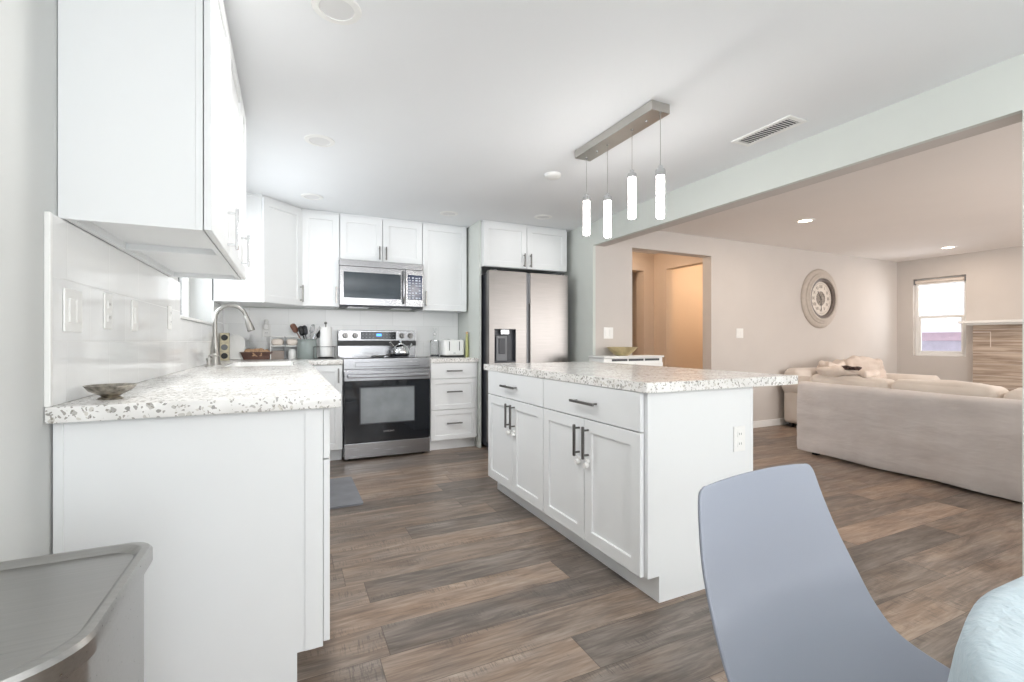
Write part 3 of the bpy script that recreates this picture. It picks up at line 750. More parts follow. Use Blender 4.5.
# ------------------------------------------------------------------ refrigerator
FX, FY, FW = 1.785, 4.27, .912
fg = thing('refrigerator', 'side-by-side stainless refrigerator with ice dispenser', 'refrigerator', (FX, FY, 0))
MB().box(0.004, FW-.004, .075, .78, .03, 1.765, .004, 1).build('case', M['dark_grey'], fg)
sp_ = .445
# left door with dispenser recess
def doorwith(x0, x1, hole=None):
    mb = MB()
    if not hole: return mb.box(x0, x1, 0, .07, .075, 1.785, .003, 2)
    h0, h1, k0, k1 = hole
    mb.box(x0, h0, 0, .07, .075, 1.785).box(h1, x1, 0, .07, .075, 1.785).box(h0, h1, 0, .07, .075, k0).box(h0, h1, 0, .07, k1, 1.785).box(h0, h1, .05, .07, k0, k1)
    return mb
hx0, hx1, hz0, hz1 = .056, .292, .865, 1.205
ld = doorwith(.0, sp_-.034, (hx0, hx1, hz0, hz1)).build('door', M['fridge_steel'], fg)
rd = doorwith(sp_+.012, FW).build('door', M['fridge_steel'], fg)
MB().box(sp_-.032, sp_-.006, .005, .07, .08, 1.78, .002, 1).build('handle', M['grey_plastic'], ld)
MB().box(sp_-.004, sp_+.0115, .005, .07, .08, 1.46, .002, 1).build('handle', M['black'], rd)
MB().box(sp_-.004, sp_+.0115, .005, .07, 1.47, 1.78, .002, 1).build('handle', M['grey_plastic'], rd)
ds = MB().box(hx0, hx1, .045, .05, hz0, hz1).box(hx0, hx0+.004, .002, .05, hz0, hz1).box(hx1-.004, hx1, .002, .05, hz0, hz1).box(hx0, hx1, .002, .05, hz1-.004, hz1).box(hx0, hx1, .002, .05, hz0, hz0+.015).build('dispenser', M['dark_grey'], ld, flat=True)
MB().box(hx0+.07, hx1-.07, .006, .046, hz1-.055, hz1-.006, .003, 1).build('nozzle_housing', M['steel'], ds)
MB().box(hx0+.03, hx1-.085, .026, .046, hz0+.02, hz1-.07, .004, 2).build('tray_column', M['grey_plastic'], ds)
MB().box(hx0+.055, hx1-.11, .018, .027, hz0+.09, hz1-.095, .004, 2).build('paddle', M['dark_grey'], ds)
MB().box(.01, FW-.01, .02, .10, .02, .073, .003, 1).build('toe_grille', M['dark_grey'], fg)
for x_ in (.04, FW-.09): MB().box(x_, x_+.05, .01, .07, 1.7852, 1.80, .004, 1).build('hinge_cover', M['dark_grey'], fg)
for x_ in (.05, FW-.05):
    for y_ in (.06, .70): MB().tube([(x_, y_, 0), (x_, y_, .032)], .02, 12).build('foot', M['black'], fg)

# ------------------------------------------------------------------ things on the back counter
Z0 = ct1
bw = thing('bowl', 'small scalloped silver bowl near the end of the left counter', 'bowl', (-.462, 1.715, Z0))
mb = MB(); bmv = mb.bm; n = 48; prof = [(0, 0), (.028, 0), (.030, .004), (.020, .010), (.030, .015), (.048, .026), (.058, .039), (.0592, .041), (.056, .0405), (.045, .028), (.028, .019), (0, .016)]
rings = []
for r_, h_ in prof:
    if r_ == 0: rings.append([bmv.verts.new((0, 0, h_))])
    else: rings.append([bmv.verts.new((r_*(1+.035*(r_ > .045)*abs(math.cos(a*5)))*math.cos(a), r_*(1+.035*(r_ > .045)*abs(math.cos(a*5)))*math.sin(a), h_)) for a in [2*PI*k/n for k in range(n)]])
for A_, B_ in zip(rings, rings[1:]):
    for k in range(n):
        k2 = (k+1) % n
        if len(A_) == 1: bmv.faces.new((A_[0], B_[k2], B_[k]))
        elif len(B_) == 1: bmv.faces.new((A_[k], A_[k2], B_[0]))
        else: bmv.faces.new((A_[k], A_[k2], B_[k2], B_[k]))
mb.build('dish', simple('hammered_silver', (178, 172, 162), .3, 1, var=.3, ns=60, bump=.6, bs=90), bw)
nt = MB()
for k in range(5): nt.cushion(-.03+.015*k-.01, -.03+.015*k+.012, -.012+.006*(k % 2), .012, .019, .036, .008, n=5)
nt.build('trinkets', M['dark_wood'], bw)

pl = thing('glass_plate', 'round clear glass plate leaning in the back corner behind the faucet', 'plate', (-.40, 5.0, Z0))
mb = MB().lathe([(0, 0), (.10, 0), (.128, -.006), (.13, -.003), (.103, .004), (0, .004)], (0, 0, 0), 48, axis='y'); bmesh.ops.rotate(mb.bm, verts=mb.bm.verts, matrix=Matrix.Rotation(math.radians(-8), 3, 'X'))
bmesh.ops.translate(mb.bm, verts=mb.bm.verts, vec=(0, .06, .131)); mb.build('disc', M['glass'], pl)
sr = thing('round_cap_rack', 'narrow wooden tile rack of dark round tops behind the faucet', 'rack', (-.505, 4.80, Z0))
MB().box(-.035, .035, -.03, .03, 0, .24, .004, 1).build('panel', simple('cream_wood', (205, 196, 170), .6, var=.15, ns=40), sr)
for z_ in (.04, .115, .20): MB().lathe([(0, -.036), (.024, -.036), (.026, -.031), (.026, -.03)], (0, 0, z_), 20, axis='y').build('round_cap', M['black'] if z_ != .115 else M['grey_plastic'], sr)
cb = thing('cutting_board', 'white arch-topped cutting board leaning on the back splash', 'cutting board', (-.435, 4.86, Z0))
poly = [(-.075, 0), (.075, 0), (.075, .155)]+[(.075*math.cos(a), .155+.075*math.sin(a)) for a in [PI*k/14 for k in range(1, 14)]]+[(-.075, .155)]
mb = MB().prism(poly, -.006, .006, .002, axis='y'); bmesh.ops.rotate(mb.bm, verts=mb.bm.verts, matrix=Matrix.Rotation(math.radians(-12), 3, 'X')); bmesh.ops.translate(mb.bm, verts=mb.bm.verts, vec=(0, .05, .0015))
mb.build('board', M['white_plastic'], cb)
br = thing('loaf_tray', 'brown oblong tray with crumbly loaf beside the cutting board', 'tray', (-.265, 4.93, Z0))
mb = MB(); bm = mb.bm
R = [[bm.verts.new((a, c_, z_)) for a, c_ in rrect(-w_, w_, -d_, d_, .015)] for w_, d_, z_ in ((.105, .05, 0), (.128, .065, .062), (.135, .07, .066), (.135, .07, .070), (.124, .060, .069), (.10, .046, .008))]
for A_, B_ in zip(R, R[1:]):
    n = len(A_)
    for k in range(n): bm.faces.new((A_[k], A_[(k+1) % n], B_[(k+1) % n], B_[k]))
bm.faces.new(R[0][::-1]); bm.faces.new(R[-1]); mb.build('pan', simple('brown_ceramic', (108, 82, 74), .35, var=.08), br)
MB().cushion(-.108, .108, -.05, .05, .01, .088, .03, puff=.01, nz=.012, ns=30, n=20).build('loaf', simple('crumb_tan', (196, 160, 128), .9, var=.25, ns=90, bump=.5, bs=90), br)
# rack with glass jars
jr = thing('wire_shelf', 'small two-tier white shelf between brown tray and crock', 'shelf', (-.030, 4.93, Z0))
mb = MB(); mb.box(-.125, .125, -.06, .06, .118, .128, .002, 1).box(-.125, .125, -.06, .06, .206, .216, .002, 1)
mb.build('shelf_board', M['white_plastic'], jr)
for x_ in (-.12, 0, .12): MB().box(x_-.004, x_+.004, -.06, .06, 0, .216, .001, 1).build('divider', M['grey_plastic'] if x_ == 0 else M['white_plastic'], jr)
for i, (x_, z_, m_, lb) in enumerate(((-.062, .1285, 'cream', 'long rolled white cloth on the upper tier of the small shelf, left side'), (.062, .1285, 'cream', 'long rolled white cloth on the upper tier of the small shelf, right side'))):
    o = MB().cushion(x_-.054, x_+.054, -.05, .05, z_, z_+.062, .03, n=8).build('rolled_towel', M[m_]); o.location = (-.030, 4.93, Z0); tag(o, lb, 'towel')
o = MB().box(-.055, .055, -.05, .05, 0, .08, .006, 2).build('grey_box', simple('taupe_box', (150, 138, 130), .6), loc=(-.092, 4.93, Z0)); o.name = 'storage_box'; tag(o, 'taupe box on the lower left tier of the small shelf', 'box')
o = MB().lathe([(0, 0), (.035, 0), (.04, .01), (.04, .065), (.03, .08), (.03, .092), (0, .094)], n=28).build('jar', M['white_plastic'], loc=(.032, 4.93, Z0)); tag(o, 'squat white jar on the lower right tier of the small shelf', 'jar')
# crock and utensils
M['sage_glaze'] = simple('sage_grey_glaze', (140, 149, 147), .25, var=.05)
ck = (.16, 4.88)
o = MB().lathe([(0, 0), (.082, 0), (.088, .01), (.088, .150), (.084, .160), (.084, .176), (.088, .182), (.084, .188), (.078, .184), (.078, .02), (0, .015)], n=40).build('utensil_crock', M['sage_glaze'], loc=(*ck, Z0)); tag(o, 'sage grey ceramic crock holding cooking utensils', 'crock')
def utensil(name, label, tip, basep, mat, head):
    e = thing(name, label, 'utensil', (*ck, Z0))
    a = Vector(basep); b_ = Vector(tip); dn = (b_-a).normalized()
    MB().tube([a, a+(b_-a)*.5, b_], [.0055, .006, .0055], 10).build('shank', mat, e)
    q = dn.to_track_quat('Z', 'Y').to_matrix()
    mb = MB()
    if head == 'spoon':
        mb.cushion(-.026, .026, -.026, .026, -.01, .085, .025, n=10)
        for v in mb.bm.verts: v.co.x *= 1-.25*abs(v.co.z-.0375)/.05
    elif head == 'ladle': mb.lathe([(0, 0), (.02, .002), (.036, .014), (.042, .034), (.039, .034), (.032, .016), (0, .006)], (0, 0, 0), 24)
    elif head == 'turner':
        mb.box(-.03, .03, -.002, .002, 0, .09, .001, 1)
    elif head == 'whisk':
        for k in range(5):
            an = k*PI/5; mb.tube([(.022*math.sin(s_*PI/10)*math.cos(an)*(1 if s_ < 11 else 1), .022*math.sin(s_*PI/10)*math.sin(an), .09*(1-math.cos(s_*PI/10))/2) for s_ in range(11)], .0015, 6)
            mb.tube([(-.022*math.sin(s_*PI/10)*math.cos(an), -.022*math.sin(s_*PI/10)*math.sin(an), .09*(1-math.cos(s_*PI/10))/2) for s_ in range(11)], .0015, 6)
    bmesh.ops.rotate(mb.bm, verts=mb.bm.verts, matrix=q); bmesh.ops.translate(mb.bm, verts=mb.bm.verts, vec=b_-dn*.004)
    mb.build('head', mat, e)
utensil('wooden_spoon', 'brown wooden spoon leaning left in the crock', (-.095, -.01, .26), (.03, .0, .02), M['dark_wood'], 'spoon')
utensil('ladle', 'black ladle leaning left in the crock', (-.04, -.03, .235), (.03, .02, .02), M['black'], 'spoon')
utensil('slotted_spoon', 'dark grey cooking spoon upright in the crock', (-.015, .02, .24), (.02, -.01, .02), M['dark_grey'], 'spoon')
utensil('whisk', 'steel whisk standing in the crock', (.035, .03, .25), (-.03, .0, .02), M['chrome'], 'whisk')
utensil('turner', 'steel turner leaning right in the crock', (.075, -.02, .24), (-.03, -.01, .02), M['chrome'], 'turner')
utensil('black_ladle', 'black ladle leaning far right in the crock', (.098, .0, .215), (-.03, .01, .02), M['black'], 'spoon')
# paper towel on wire tray
wt = thing('wire_tray', 'black wire tray under the paper towel stand', 'tray', (.325, 4.88, Z0))
mb = MB(); P4 = lambda z_: [(-.11, -.09, z_), (.085, -.09, z_), (.085, .09, z_), (-.11, .09, z_), (-.11, -.09, z_)]
mb.tube(P4(.004), .0035, 6, cap=False); mb.tube(P4(.115), .003, 6, cap=False)
for x_, y_ in ((-.11, -.09), (.085, -.09), (.085, .09), (-.11, .09)): mb.tube([(x_, y_, .004), (x_, y_, .115)], .003, 6)
for k in range(1, 6): mb.tube([(-.11+k*.0325, -.09, .004), (-.11+k*.0325, .09, .004)], .002, 6)
mb.build('wire_frame', M['black'], wt, ang=80)
pt = thing('paper_towel_holder', 'white paper towel roll on its upright stand left of the range', 'paper towel holder', (.325, 4.88, Z0+.0075))
MB().lathe([(0, 0), (.065, 0), (.068, .004), (.068, .008), (0, .010)], n=32).build('base', M['black'], pt)
MB().tube([(0, 0, .008), (0, 0, .325)], .006, 12).lathe([(0, .322), (.010, .326), (.014, .336), (.010, .346), (0, .350)], n=16).build('rod', M['nickel_dark'], pt)
MB().lathe([(.020, .012), (.055, .012), (.057, .016), (.057, .292), (.055, .296), (.020, .296)], n=40, closed=True).build('roll', simple('paper_white', (243, 243, 242), .95, var=.01, bump=.1), pt)

# toaster and neighbours
ts = thing('toaster', 'white two-slot toaster on the short counter beside the refrigerator', 'toaster', (1.575, 4.80, Z0))
MB().cushion(-.115, .115, -.085, .085, .012, .188, .030, n=12).build('body', M['white_plastic'], ts)
MB().box(-.108, .108, -.078, .078, 0, .02, .004, 1).build('base', M['black'], ts)
for x_ in (-.055, .055):
    MB().box(x_-.004, x_+.004, -.0875, -.0840, .07, .165, .0015, 1).build('lever_slot', M['dark_grey'], ts)
    MB().box(x_-.014, x_+.014, -.07, .07, .1865, .1895, .001, 1).build('bread_slot', M['dark_grey'], ts)
MB().box(-.012, .012, -.0875, -.0845, .040, .046).build('badge', M['grey_plastic'], ts)
ob = thing('oil_bottle', 'slim tall olive green bottle between the toaster and the refrigerator panel', 'bottle', (1.716, 4.72, Z0))
MB().lathe([(0, 0), (.017, 0), (.018, .004), (.017, .10), (.0155, .20), (.013, .235), (.012, .245), (0, .245)], n=24).build('glass_body', simple('olive_green_glaze', (182, 184, 124), .3, var=.08), ob)
MB().lathe([(0, .245), (.0125, .245), (.0125, .268), (0, .270)], n=20).build('stopper', M['wood'], ob)
bl = thing('glass_canister', 'clear glass canister left of the white toaster', 'canister', (1.405, 4.87, Z0))
MB().lathe([(0, 0), (.045, 0), (.048, .008), (.048, .165), (.046, .170), (.044, .165), (.044, .010), (0, .008)], n=32).build('jar', M['glass'], bl)
MB().box(-.040, .040, -.040, .040, .0085, .028, .004, 1).build('dark_base', M['dark_grey'], bl)
mb = MB(); 
def wire(pts, r=.0022): mb.tube(pts, r, 6)
hd = [(.018*math.sin(a), 0, .245+.018*math.cos(a)) for a in [2*PI*k/16 for k in range(17)]]
mb.tube(hd, .0022, 6, cap=False)
for s_ in (-1, 1): mb.tube([(s_*.006, 0, .262), (s_*.014, 0, .285), (s_*.017, 0, .305), (s_*.008, 0, .30), (s_*.002, 0, .264)], .002, 6)
mb.tube([(0, 0, .172), (0, 0, .228)], .003, 6); mb.lathe([(0, .170), (.047, .170), (.047, .178), (0, .182)], n=28)
mb.build('wire_finial', M['chrome'], bl)
o = MB().tube([(0, 0, 0), (0, 0, .02), (.001, 0, .16), (.008, 0, .20)], [.004, .003, .003, .003], 8).build('power_cord', M['dark_grey'], loc=(1.66, 5.04, Z0+.12)); 
bpy.data.objects.remove(o)

# ------------------------------------------------------------------ pendant lamp
pn = thing('pendant_lamp', 'brushed nickel bar pendant with four glowing tubes over the island', 'lamp', (1.72, 2.174, ZC))
MB().box(-.060, .060, -.335, .375, -.050, 0, .002, 1).build('canopy', simple('satin_nickel', (196, 193, 188), .35, 1, var=.03), pn)
for y_ in (-.225, .215): MB().lathe([(0, -.058), (.006, -.056), (.007, -.050)], (0, y_, 0), 14).build('screw', M['chrome'], pn)
for Y_, zt_, zg, zb in ((2.504, 2.022, 1.978, 1.760), (2.285, 1.965, 1.920, 1.703), (2.064, 2.030, 1.990, 1.762), (1.844, 1.980, 1.930, 1.712)):
    y_ = Y_-2.174
    MB().tube([(0, y_, zt_-ZC-.003), (0, y_, -.050)], .0013, 6).lathe([(0, -.058), (.007, -.056), (.008, -.0501)], (0, y_, 0), 12).build('cord', M['nickel'], pn)
    MB().lathe([(0, zt_-ZC), (.010, zt_-ZC), (.012, zt_-ZC-.004), (.012, zt_-ZC-.018), (.023, zt_-ZC-.020), (.025, zt_-ZC-.024), (.025, zg-ZC-.004), (0, zg-ZC-.004)], (0, y_, 0), 24).build('socket_cap', M['chrome'], pn)
    MB().lathe([(0, zg-ZC), (.0185, zg-ZC), (.020, zg-ZC-.002), (.020, zb-ZC+.003), (.0185, zb-ZC), (0, zb-ZC)], (0, y_, 0), 24).build('lamp_tube', M['lamp_glow'], pn)

# ------------------------------------------------------------------ ceiling fittings
def downlight(x, y, label, lit=False, r=.088, e=0):
    d = thing('recessed_downlight', label, 'downlight', (x, y, ZC), group=None)
    MB().lathe([(r*.68, -.0015), (r*.70, -.006), (r*.97, -.004), (r, 0), (r*.68, 0)], n=44, closed=True).build('trim_ring', M['trim'], d)
    MB().lathe([(0, -.003), (r*.68, -.003), (r*.68, -.0005), (0, -.0005)], n=44).build('lens', M['warm_glow'] if lit else M['led_off'], d)
    if e:  # kitchen fittings look off; their light is added to lift floor and ceiling
        l = bpy.data.lights.new('downlight_bulb', 'AREA'); l.shape = 'DISK'; l.size = r*1.3; l.energy = e; l.color = (1, .84, .70) if lit else (1, .98, .95)
        lo = bpy.data.objects.new('downlight_bulb', l); C.objects.link(lo); lo.location = (x, y, ZC-.012)
downlight(.16, 1.835, 'nearest dim white downlight in the kitchen ceiling above the left counter', e=8)
downlight(.172, 3.09, 'middle dim white downlight of the kitchen ceiling row along the left counter', e=9)
downlight(.18, 4.31, 'far left dim white downlight in front of the corner wall cabinets', e=.5)
downlight(1.387, 4.317, 'dim white downlight in front of the wall cabinet right of the microwave', e=.5)
downlight(2.262, 4.04, 'dim white downlight in front of the cabinet above the refrigerator', e=.5)
o = MB().lathe([(0, -.028), (.045, -.026), (.058, -.018), (.062, 0), (0, 0)], n=36).build('smoke_detector', M['white_plastic'], loc=(1.75, 2.98, ZC)); tag(o, 'small white smoke detector on the kitchen ceiling behind the pendant bar', 'smoke detector')
downlight(4.725, 3.017, 'lit warm downlight in the living room ceiling nearer the beam', True, e=6)
downlight(7.75, 3.075, 'lit warm downlight in the living room ceiling near the far window', True, e=6)
downlight(4.725, .6, 'lit downlight in the near part of the living room ceiling', True, e=6)
downlight(7.75, .6, 'lit downlight in the near right part of the living room ceiling', True, e=6)
vn = thing('ceiling_vent', 'white slotted air vent in the kitchen ceiling beside the beam', 'vent', (2.52, 1.83, ZC))
mb = MB()
for a in ((-.076, -.050, -.188, .188), (.050, .076, -.188, .188), (-.050, .050, -.188, -.160), (-.050, .050, .160, .188)): mb.box(a[0], a[1], a[2], a[3], -.008, 0, .002, 1)
mb.build('frame', M['trim'], vn)
MB().box(-.052, .052, -.165, .165, -.0015, -.0003).build('duct_opening', M['dark_grey'], vn, flat=True)
mb = MB()
for k in range(17):
    y_ = -.150+k*.01875; mb.box(-.050, .050, y_-.0058, y_+.0058, -.0055, -.0035, rot=Matrix.Rotation(math.radians(25), 3, 'X'))
mb.build('slats', M['trim'], vn, flat=True)

# ------------------------------------------------------------------ console and bowl behind the island
cs = thing('console_cabinet', 'white console cabinet with dark slots under its top, against the wall behind the island', 'cabinet', (2.74, 3.70, 0))
cw, ch = .76, .935
MB().box(.01, cw-.01, .012, .26, .05, ch-.02, .003, 1).build('body', M['trim'], cs)
MB().box(0, cw, -.005, .262, ch-.018, ch, .003, 1).build('top', M['trim'], cs)
for k in range(3): MB().box(.105+k*.205, .295+k*.205, .0085, .0125, ch-.05, ch-.028, .001, 1).build('slot', M['dark_grey'], cs)
shaker(MB(), .02, cw/2-.003, .08, ch-.07, y=-.006, yb=.0115).build('door', M['trim'], cs); shaker(MB(), cw/2+.003, cw-.02, .08, ch-.07, y=-.006, yb=.0115).build('door', M['trim'], cs)
for x_ in (.03, cw-.07):
    for y_ in (.03, .21): MB().box(x_, x_+.04, y_, y_+.04, 0, .05, .002, 1).build('foot', M['trim'], cs)
mb = MB().lathe([(0, 0), (.055, 0), (.075, .01), (.12, .045), (.155, .085), (.158, .088), (.152, .087), (.115, .05), (.07, .018), (0, .012)], n=16)
o = mb.build('faceted_bowl', simple('pale_gold_bowl', (208, 192, 150), .4, .3, var=.15, ns=12), loc=(3.065, 3.83, ch), flat=True); tag(o, 'faceted pale gold bowl on the white console behind the island', 'bowl')

# ------------------------------------------------------------------ floor mat
o = MB().prism(rrect(.045, .448, 3.225, 3.90, .015), .0002, .012, .003).build('floor_mat', M['mat']); tag(o, 'grey floor mat in front of the sink', 'mat')

# ------------------------------------------------------------------ living room
# clock
ck_ = thing('wall_clock', 'large round whitewashed wall clock with roman numerals', 'clock', (6.565, YV, 1.665))
cw_ = simple('whitewashed_wood', (190, 180, 170), .6, var=.04, ns=25)
MB().lathe([(.27, -.02), (.275, -.055), (.30, -.058), (.31, -.048), (.335, -.045), (.345, -.032), (.375, -.030), (.395, -.020), (.405, -.008), (.405, -.001), (.27, -.001)], n=72, axis='y', closed=True).build('outer_frame', cw_, ck_)
MB().lathe([(.232, -.018), (.236, -.040), (.268, -.050), (.272, -.020)], n=72, axis='y').build('bezel', simple('worn_grey_bezel', (104, 94, 88), .5, var=.08, ns=30), ck_)
fc_ = MB().lathe([(0, -.016), (.24, -.016), (.24, -.012), (0, -.012)], n=64, axis='y').build('clock_face', simple('ivory_dial', (226, 218, 208), .6), ck_)
MB().lathe([(0, -.0175), (.098, -.0175), (.098, -.0165), (0, -.0165)], n=48, axis='y').build('centre_medallion', simple('taupe_medallion', (158, 148, 138), .6, var=.35, ns=45), fc_)
num = ['XII', 'I', 'II', 'III', 'IV', 'V', 'VI', 'VII', 'VIII', 'IX', 'X', 'XI']
tm = simple('grey_brown_numerals', (140, 128, 116), .6)
for k, s_ in enumerate(num):
    a = PI/2-k*PI/6; text(s_, .060, tm, fc_, (.160*math.cos(a), -.0172, .160*math.sin(a)), (PI/2, a-PI/2 if False else 0, 0), .0008, 'numeral')
mb = MB()
for k in range(60):
    a = k*PI/30; L_ = .012 if k % 5 else .02
    mb.box(.212-L_, .212, -.0175, -.0165, -.0015, .0015, rot=Matrix.Rotation(-a, 3, 'Y'), piv=(0, 0, 0))
mb.build('minute_marks', tm, fc_, flat=True)
dk = simple('dark_clock_hand', (70, 62, 58), .5)
MB().box(-.006, .006, -.022, -.0195, -.02, .12, .001, 1, rot=Matrix.Rotation(math.radians(-35), 3, 'Y'), piv=(0, 0, 0)).build('hour_hand', dk, ck_)
MB().box(-.004, .004, -.0245, -.022, -.02, .165, .001, 1, rot=Matrix.Rotation(math.radians(178), 3, 'Y'), piv=(0, 0, 0)).build('minute_hand', dk, ck_)

# fireplace
fp = thing('fireplace', 'fireplace with striped stone tile surround and white mantel shelf', 'fireplace', (XW, 2.2, 0))
mb = MB()
mb.box(-.055, -.0005, .48, .885, 0, 1.30, .002, 1).box(-.055, -.0005, -.885, -.48, 0, 1.30, .002, 1).box(-.055, -.0005, -.48, .48, .40, 1.30, .002, 1)
mb.build('tile_surround', M['stone'], fp)
mb = MB(); mb.box(-.062, -.055, .72, .885, 1.04, 1.07).box(-.062, -.055, .72, .735, .86, 1.07).build('frame_trim', simple('pale_brass_trim', (206, 192, 176), .5), fp, flat=True) if False else mb.bm.free()
MB().box(-.0575, -.0548, .70, .708, 1.0, 1.21).box(-.0575, -.0548, .70, .885, 1.20, 1.21).build('edge_trim', M['cream'], fp, flat=True)
MB().box(-.17, -.0005, -1.0, 1.0, 1.325, 1.36, .004, 2).build('mantel_shelf', M['trim'], fp)
MB().box(-.12, -.0005, -.93, .93, 1.30, 1.325, .004, 2).build('mantel_moulding', M['trim'], fp)
MB().box(-.03, -.001, -.48, .48, .0, .40, .002, 1).build('firebox', M['black'], fp)

# sofa seen from behind
sa = math.atan2(4.483-4.36, 2.941-1.356)
so = thing('sofa', 'long slipcovered sofa seen from behind in the living room', 'sofa', (4.483, 2.941, 0), -sa)
SL = 2.35   # runs from local y=0 to -SL, depth +x
def wrinkled_back():
    mb = MB(); bm = mb.bm
    nu, nv = 90, 26; g = []
    # profile across the top: outside back (x=0) up, over the top to x=.2, down inside
    prof = [(0.012, .028), (0, .06)]+[(0, .10+.53*k/14) for k in range(1, 15)]+[(.006, .66), (.025, .682), (.06, .69), (.12, .688), (.17, .675), (.185, .64), (.19, .45), (.19, .40)]
    for i in range(nu+1):
        y = -SL*i/nu; row = []
        for j, (x, z) in enumerate(prof):
            k = noise.fractal(Vector((y*1.3, z*5.5+y*.6, 3.1)), 1, 2, 4); k2 = noise.noise(Vector((y*5, z*2, 9)))
            dx = .020*k+.008*k2 if j < 17 else 0
            zz = z+(.004*noise.noise(Vector((y*4, x*6, 1))) if j >= 15 else 0)+(.012*noise.noise(Vector((y*2.2, 0, 5)))-.012*(i/nu) if j < 2 else 0)
            sag = .012*math.sin(PI*i/nu)*(z/.69)
            row.append(bm.verts.new((x-dx, y, zz-sag*.4)))
        g.append(row)
    for i in range(nu):
        for j in range(len(prof)-1): bm.faces.new((g[i][j], g[i+1][j], g[i+1][j+1], g[i][j+1]))
    bm.faces.new(g[0]); bm.faces.new(g[-1][::-1]); 
    bm.faces.new([g[i][0] for i in range(nu+1)]+[g[i][-1] for i in range(nu, -1, -1)])
    return mb
wrinkled_back().build('slipcovered_back', M['slip'], so, ang=60)
MB().cushion(.19, .92, -SL+.22, -.22, .08, .34, .04, nz=.006, n=16).build('seat_base', M['slip'], so)
for y_ in (-.115, -SL+.115):
    MB().cushion(.10, .93, y_-.110, y_+.110, .08, .56, .10, nz=.006, n=16).build('arm', M['slip'], so)
cwid = (SL-.46)/3
for k in range(3):
    y1_ = -.225-k*cwid
    MB().cushion(.24, .95, y1_-cwid+.004, y1_-.004, .335, .47, .05, puff=.015, n=14).build('seat_cushion', M['cream'], so)
cb_y = [(-.03, -.72), (-.74, -1.42), (-1.44, -2.12)]
for k, (a, b_) in enumerate(cb_y):
    c_ = MB().cushion(.115, .33, b_, a, .42, .755-.008*(k == 2), .055, puff=.02, nz=.015, ns=4, n=20, seed=k*5).build('back_cushion', M['cream'], so)
for x_, y_ in ((.07, -.14), (.07, -SL+.12), (.86, -.12), (.86, -SL+.12)): MB().box(x_-.025, x_+.025, y_-.025, y_+.025, 0, .088, .004, 1).build('foot', M['black'], so)
# loveseat against the living wall
lv = thing('loveseat', 'cream rolled-arm loveseat against the living room wall, mostly hidden by the sofa', 'sofa', (5.70, 3.05, 0))
LWd = 1.75
MB().cushion(0, LWd, .66, .90, .10, .74, .09, nz=.01, n=16).build('back', M['cream'], lv)
MB().cushion(.15, LWd-.15, .05, .70, .06, .42, .05, puff=.01, n=14).build('seat', M['cream'], lv)
for x_ in (0, LWd):
    s_ = 1 if x_ == 0 else -1
    mb = MB().cushion(min(x_, x_+s_*.20), max(x_, x_+s_*.20), .0, .88, .05, .56, .05, n=14)
    mb.tube([(x_+s_*.08, -.02, .53), (x_+s_*.08, .0, .53), (x_+s_*.08, .86, .53), (x_+s_*.08, .88, .53)], [.10, .12, .12, .10], 22)
    mb.build('rolled_arm', M['cream'], lv, ang=60)
for x_, y_ in ((.06, .06), (LWd-.06, .06), (.06, .80), (LWd-.06, .80)): MB().box(x_-.025, x_+.025, y_-.025, y_+.025, 0, .07, .004, 1).build('foot', M['black'], lv)
def blanket(name, label, x0, x1, y0, y1, z0, hgt, seed, mat, cat='blanket'):
    mb = MB(); mb.cushion(x0, x1, y0, y1, z0, z0+hgt, min(hgt*.45, .08), nz=.06, ns=6, n=26, seed=seed)
    o = mb.build(name, M[mat], ang=70); tag(o, label, cat); return o
blanket('throw_pillow', 'blush throw pillow at the left end of the loveseat', 5.93, 6.28, 3.46, 3.68, .43, .40, 2, 'blush', 'pillow')
blanket('blanket', 'rumpled cream blanket heaped on the loveseat', 6.32, 7.02, 3.42, 3.68, .43, .43, 8, 'blush')
o = MB().cushion(0, .26, 0, .09, 0, .045, .02, nz=.02, ns=14, n=10).build('patterned_scarf', simple('dark_patterned_cloth', (96, 76, 72), .9, var=.6, ns=50), loc=(4.60, 2.55, .765)); 
bpy.data.objects.remove(o)
o = blanket('blanket', 'small cream blanket folded on the left end of the sofa back', 4.60, 4.82, 2.40, 2.84, .768, .05, 12, 'blush')
o = MB().cushion(0, .05, 0, .17, 0, .03, .014, nz=.012, ns=30, n=10).build('patterned_cloth', simple('dark_patterned_cloth', (96, 76, 72), .9, var=.6, ns=50), loc=(4.62, 2.46, .822)); tag(o, 'small dark patterned cloth lying on the blanket on the sofa', 'cloth')

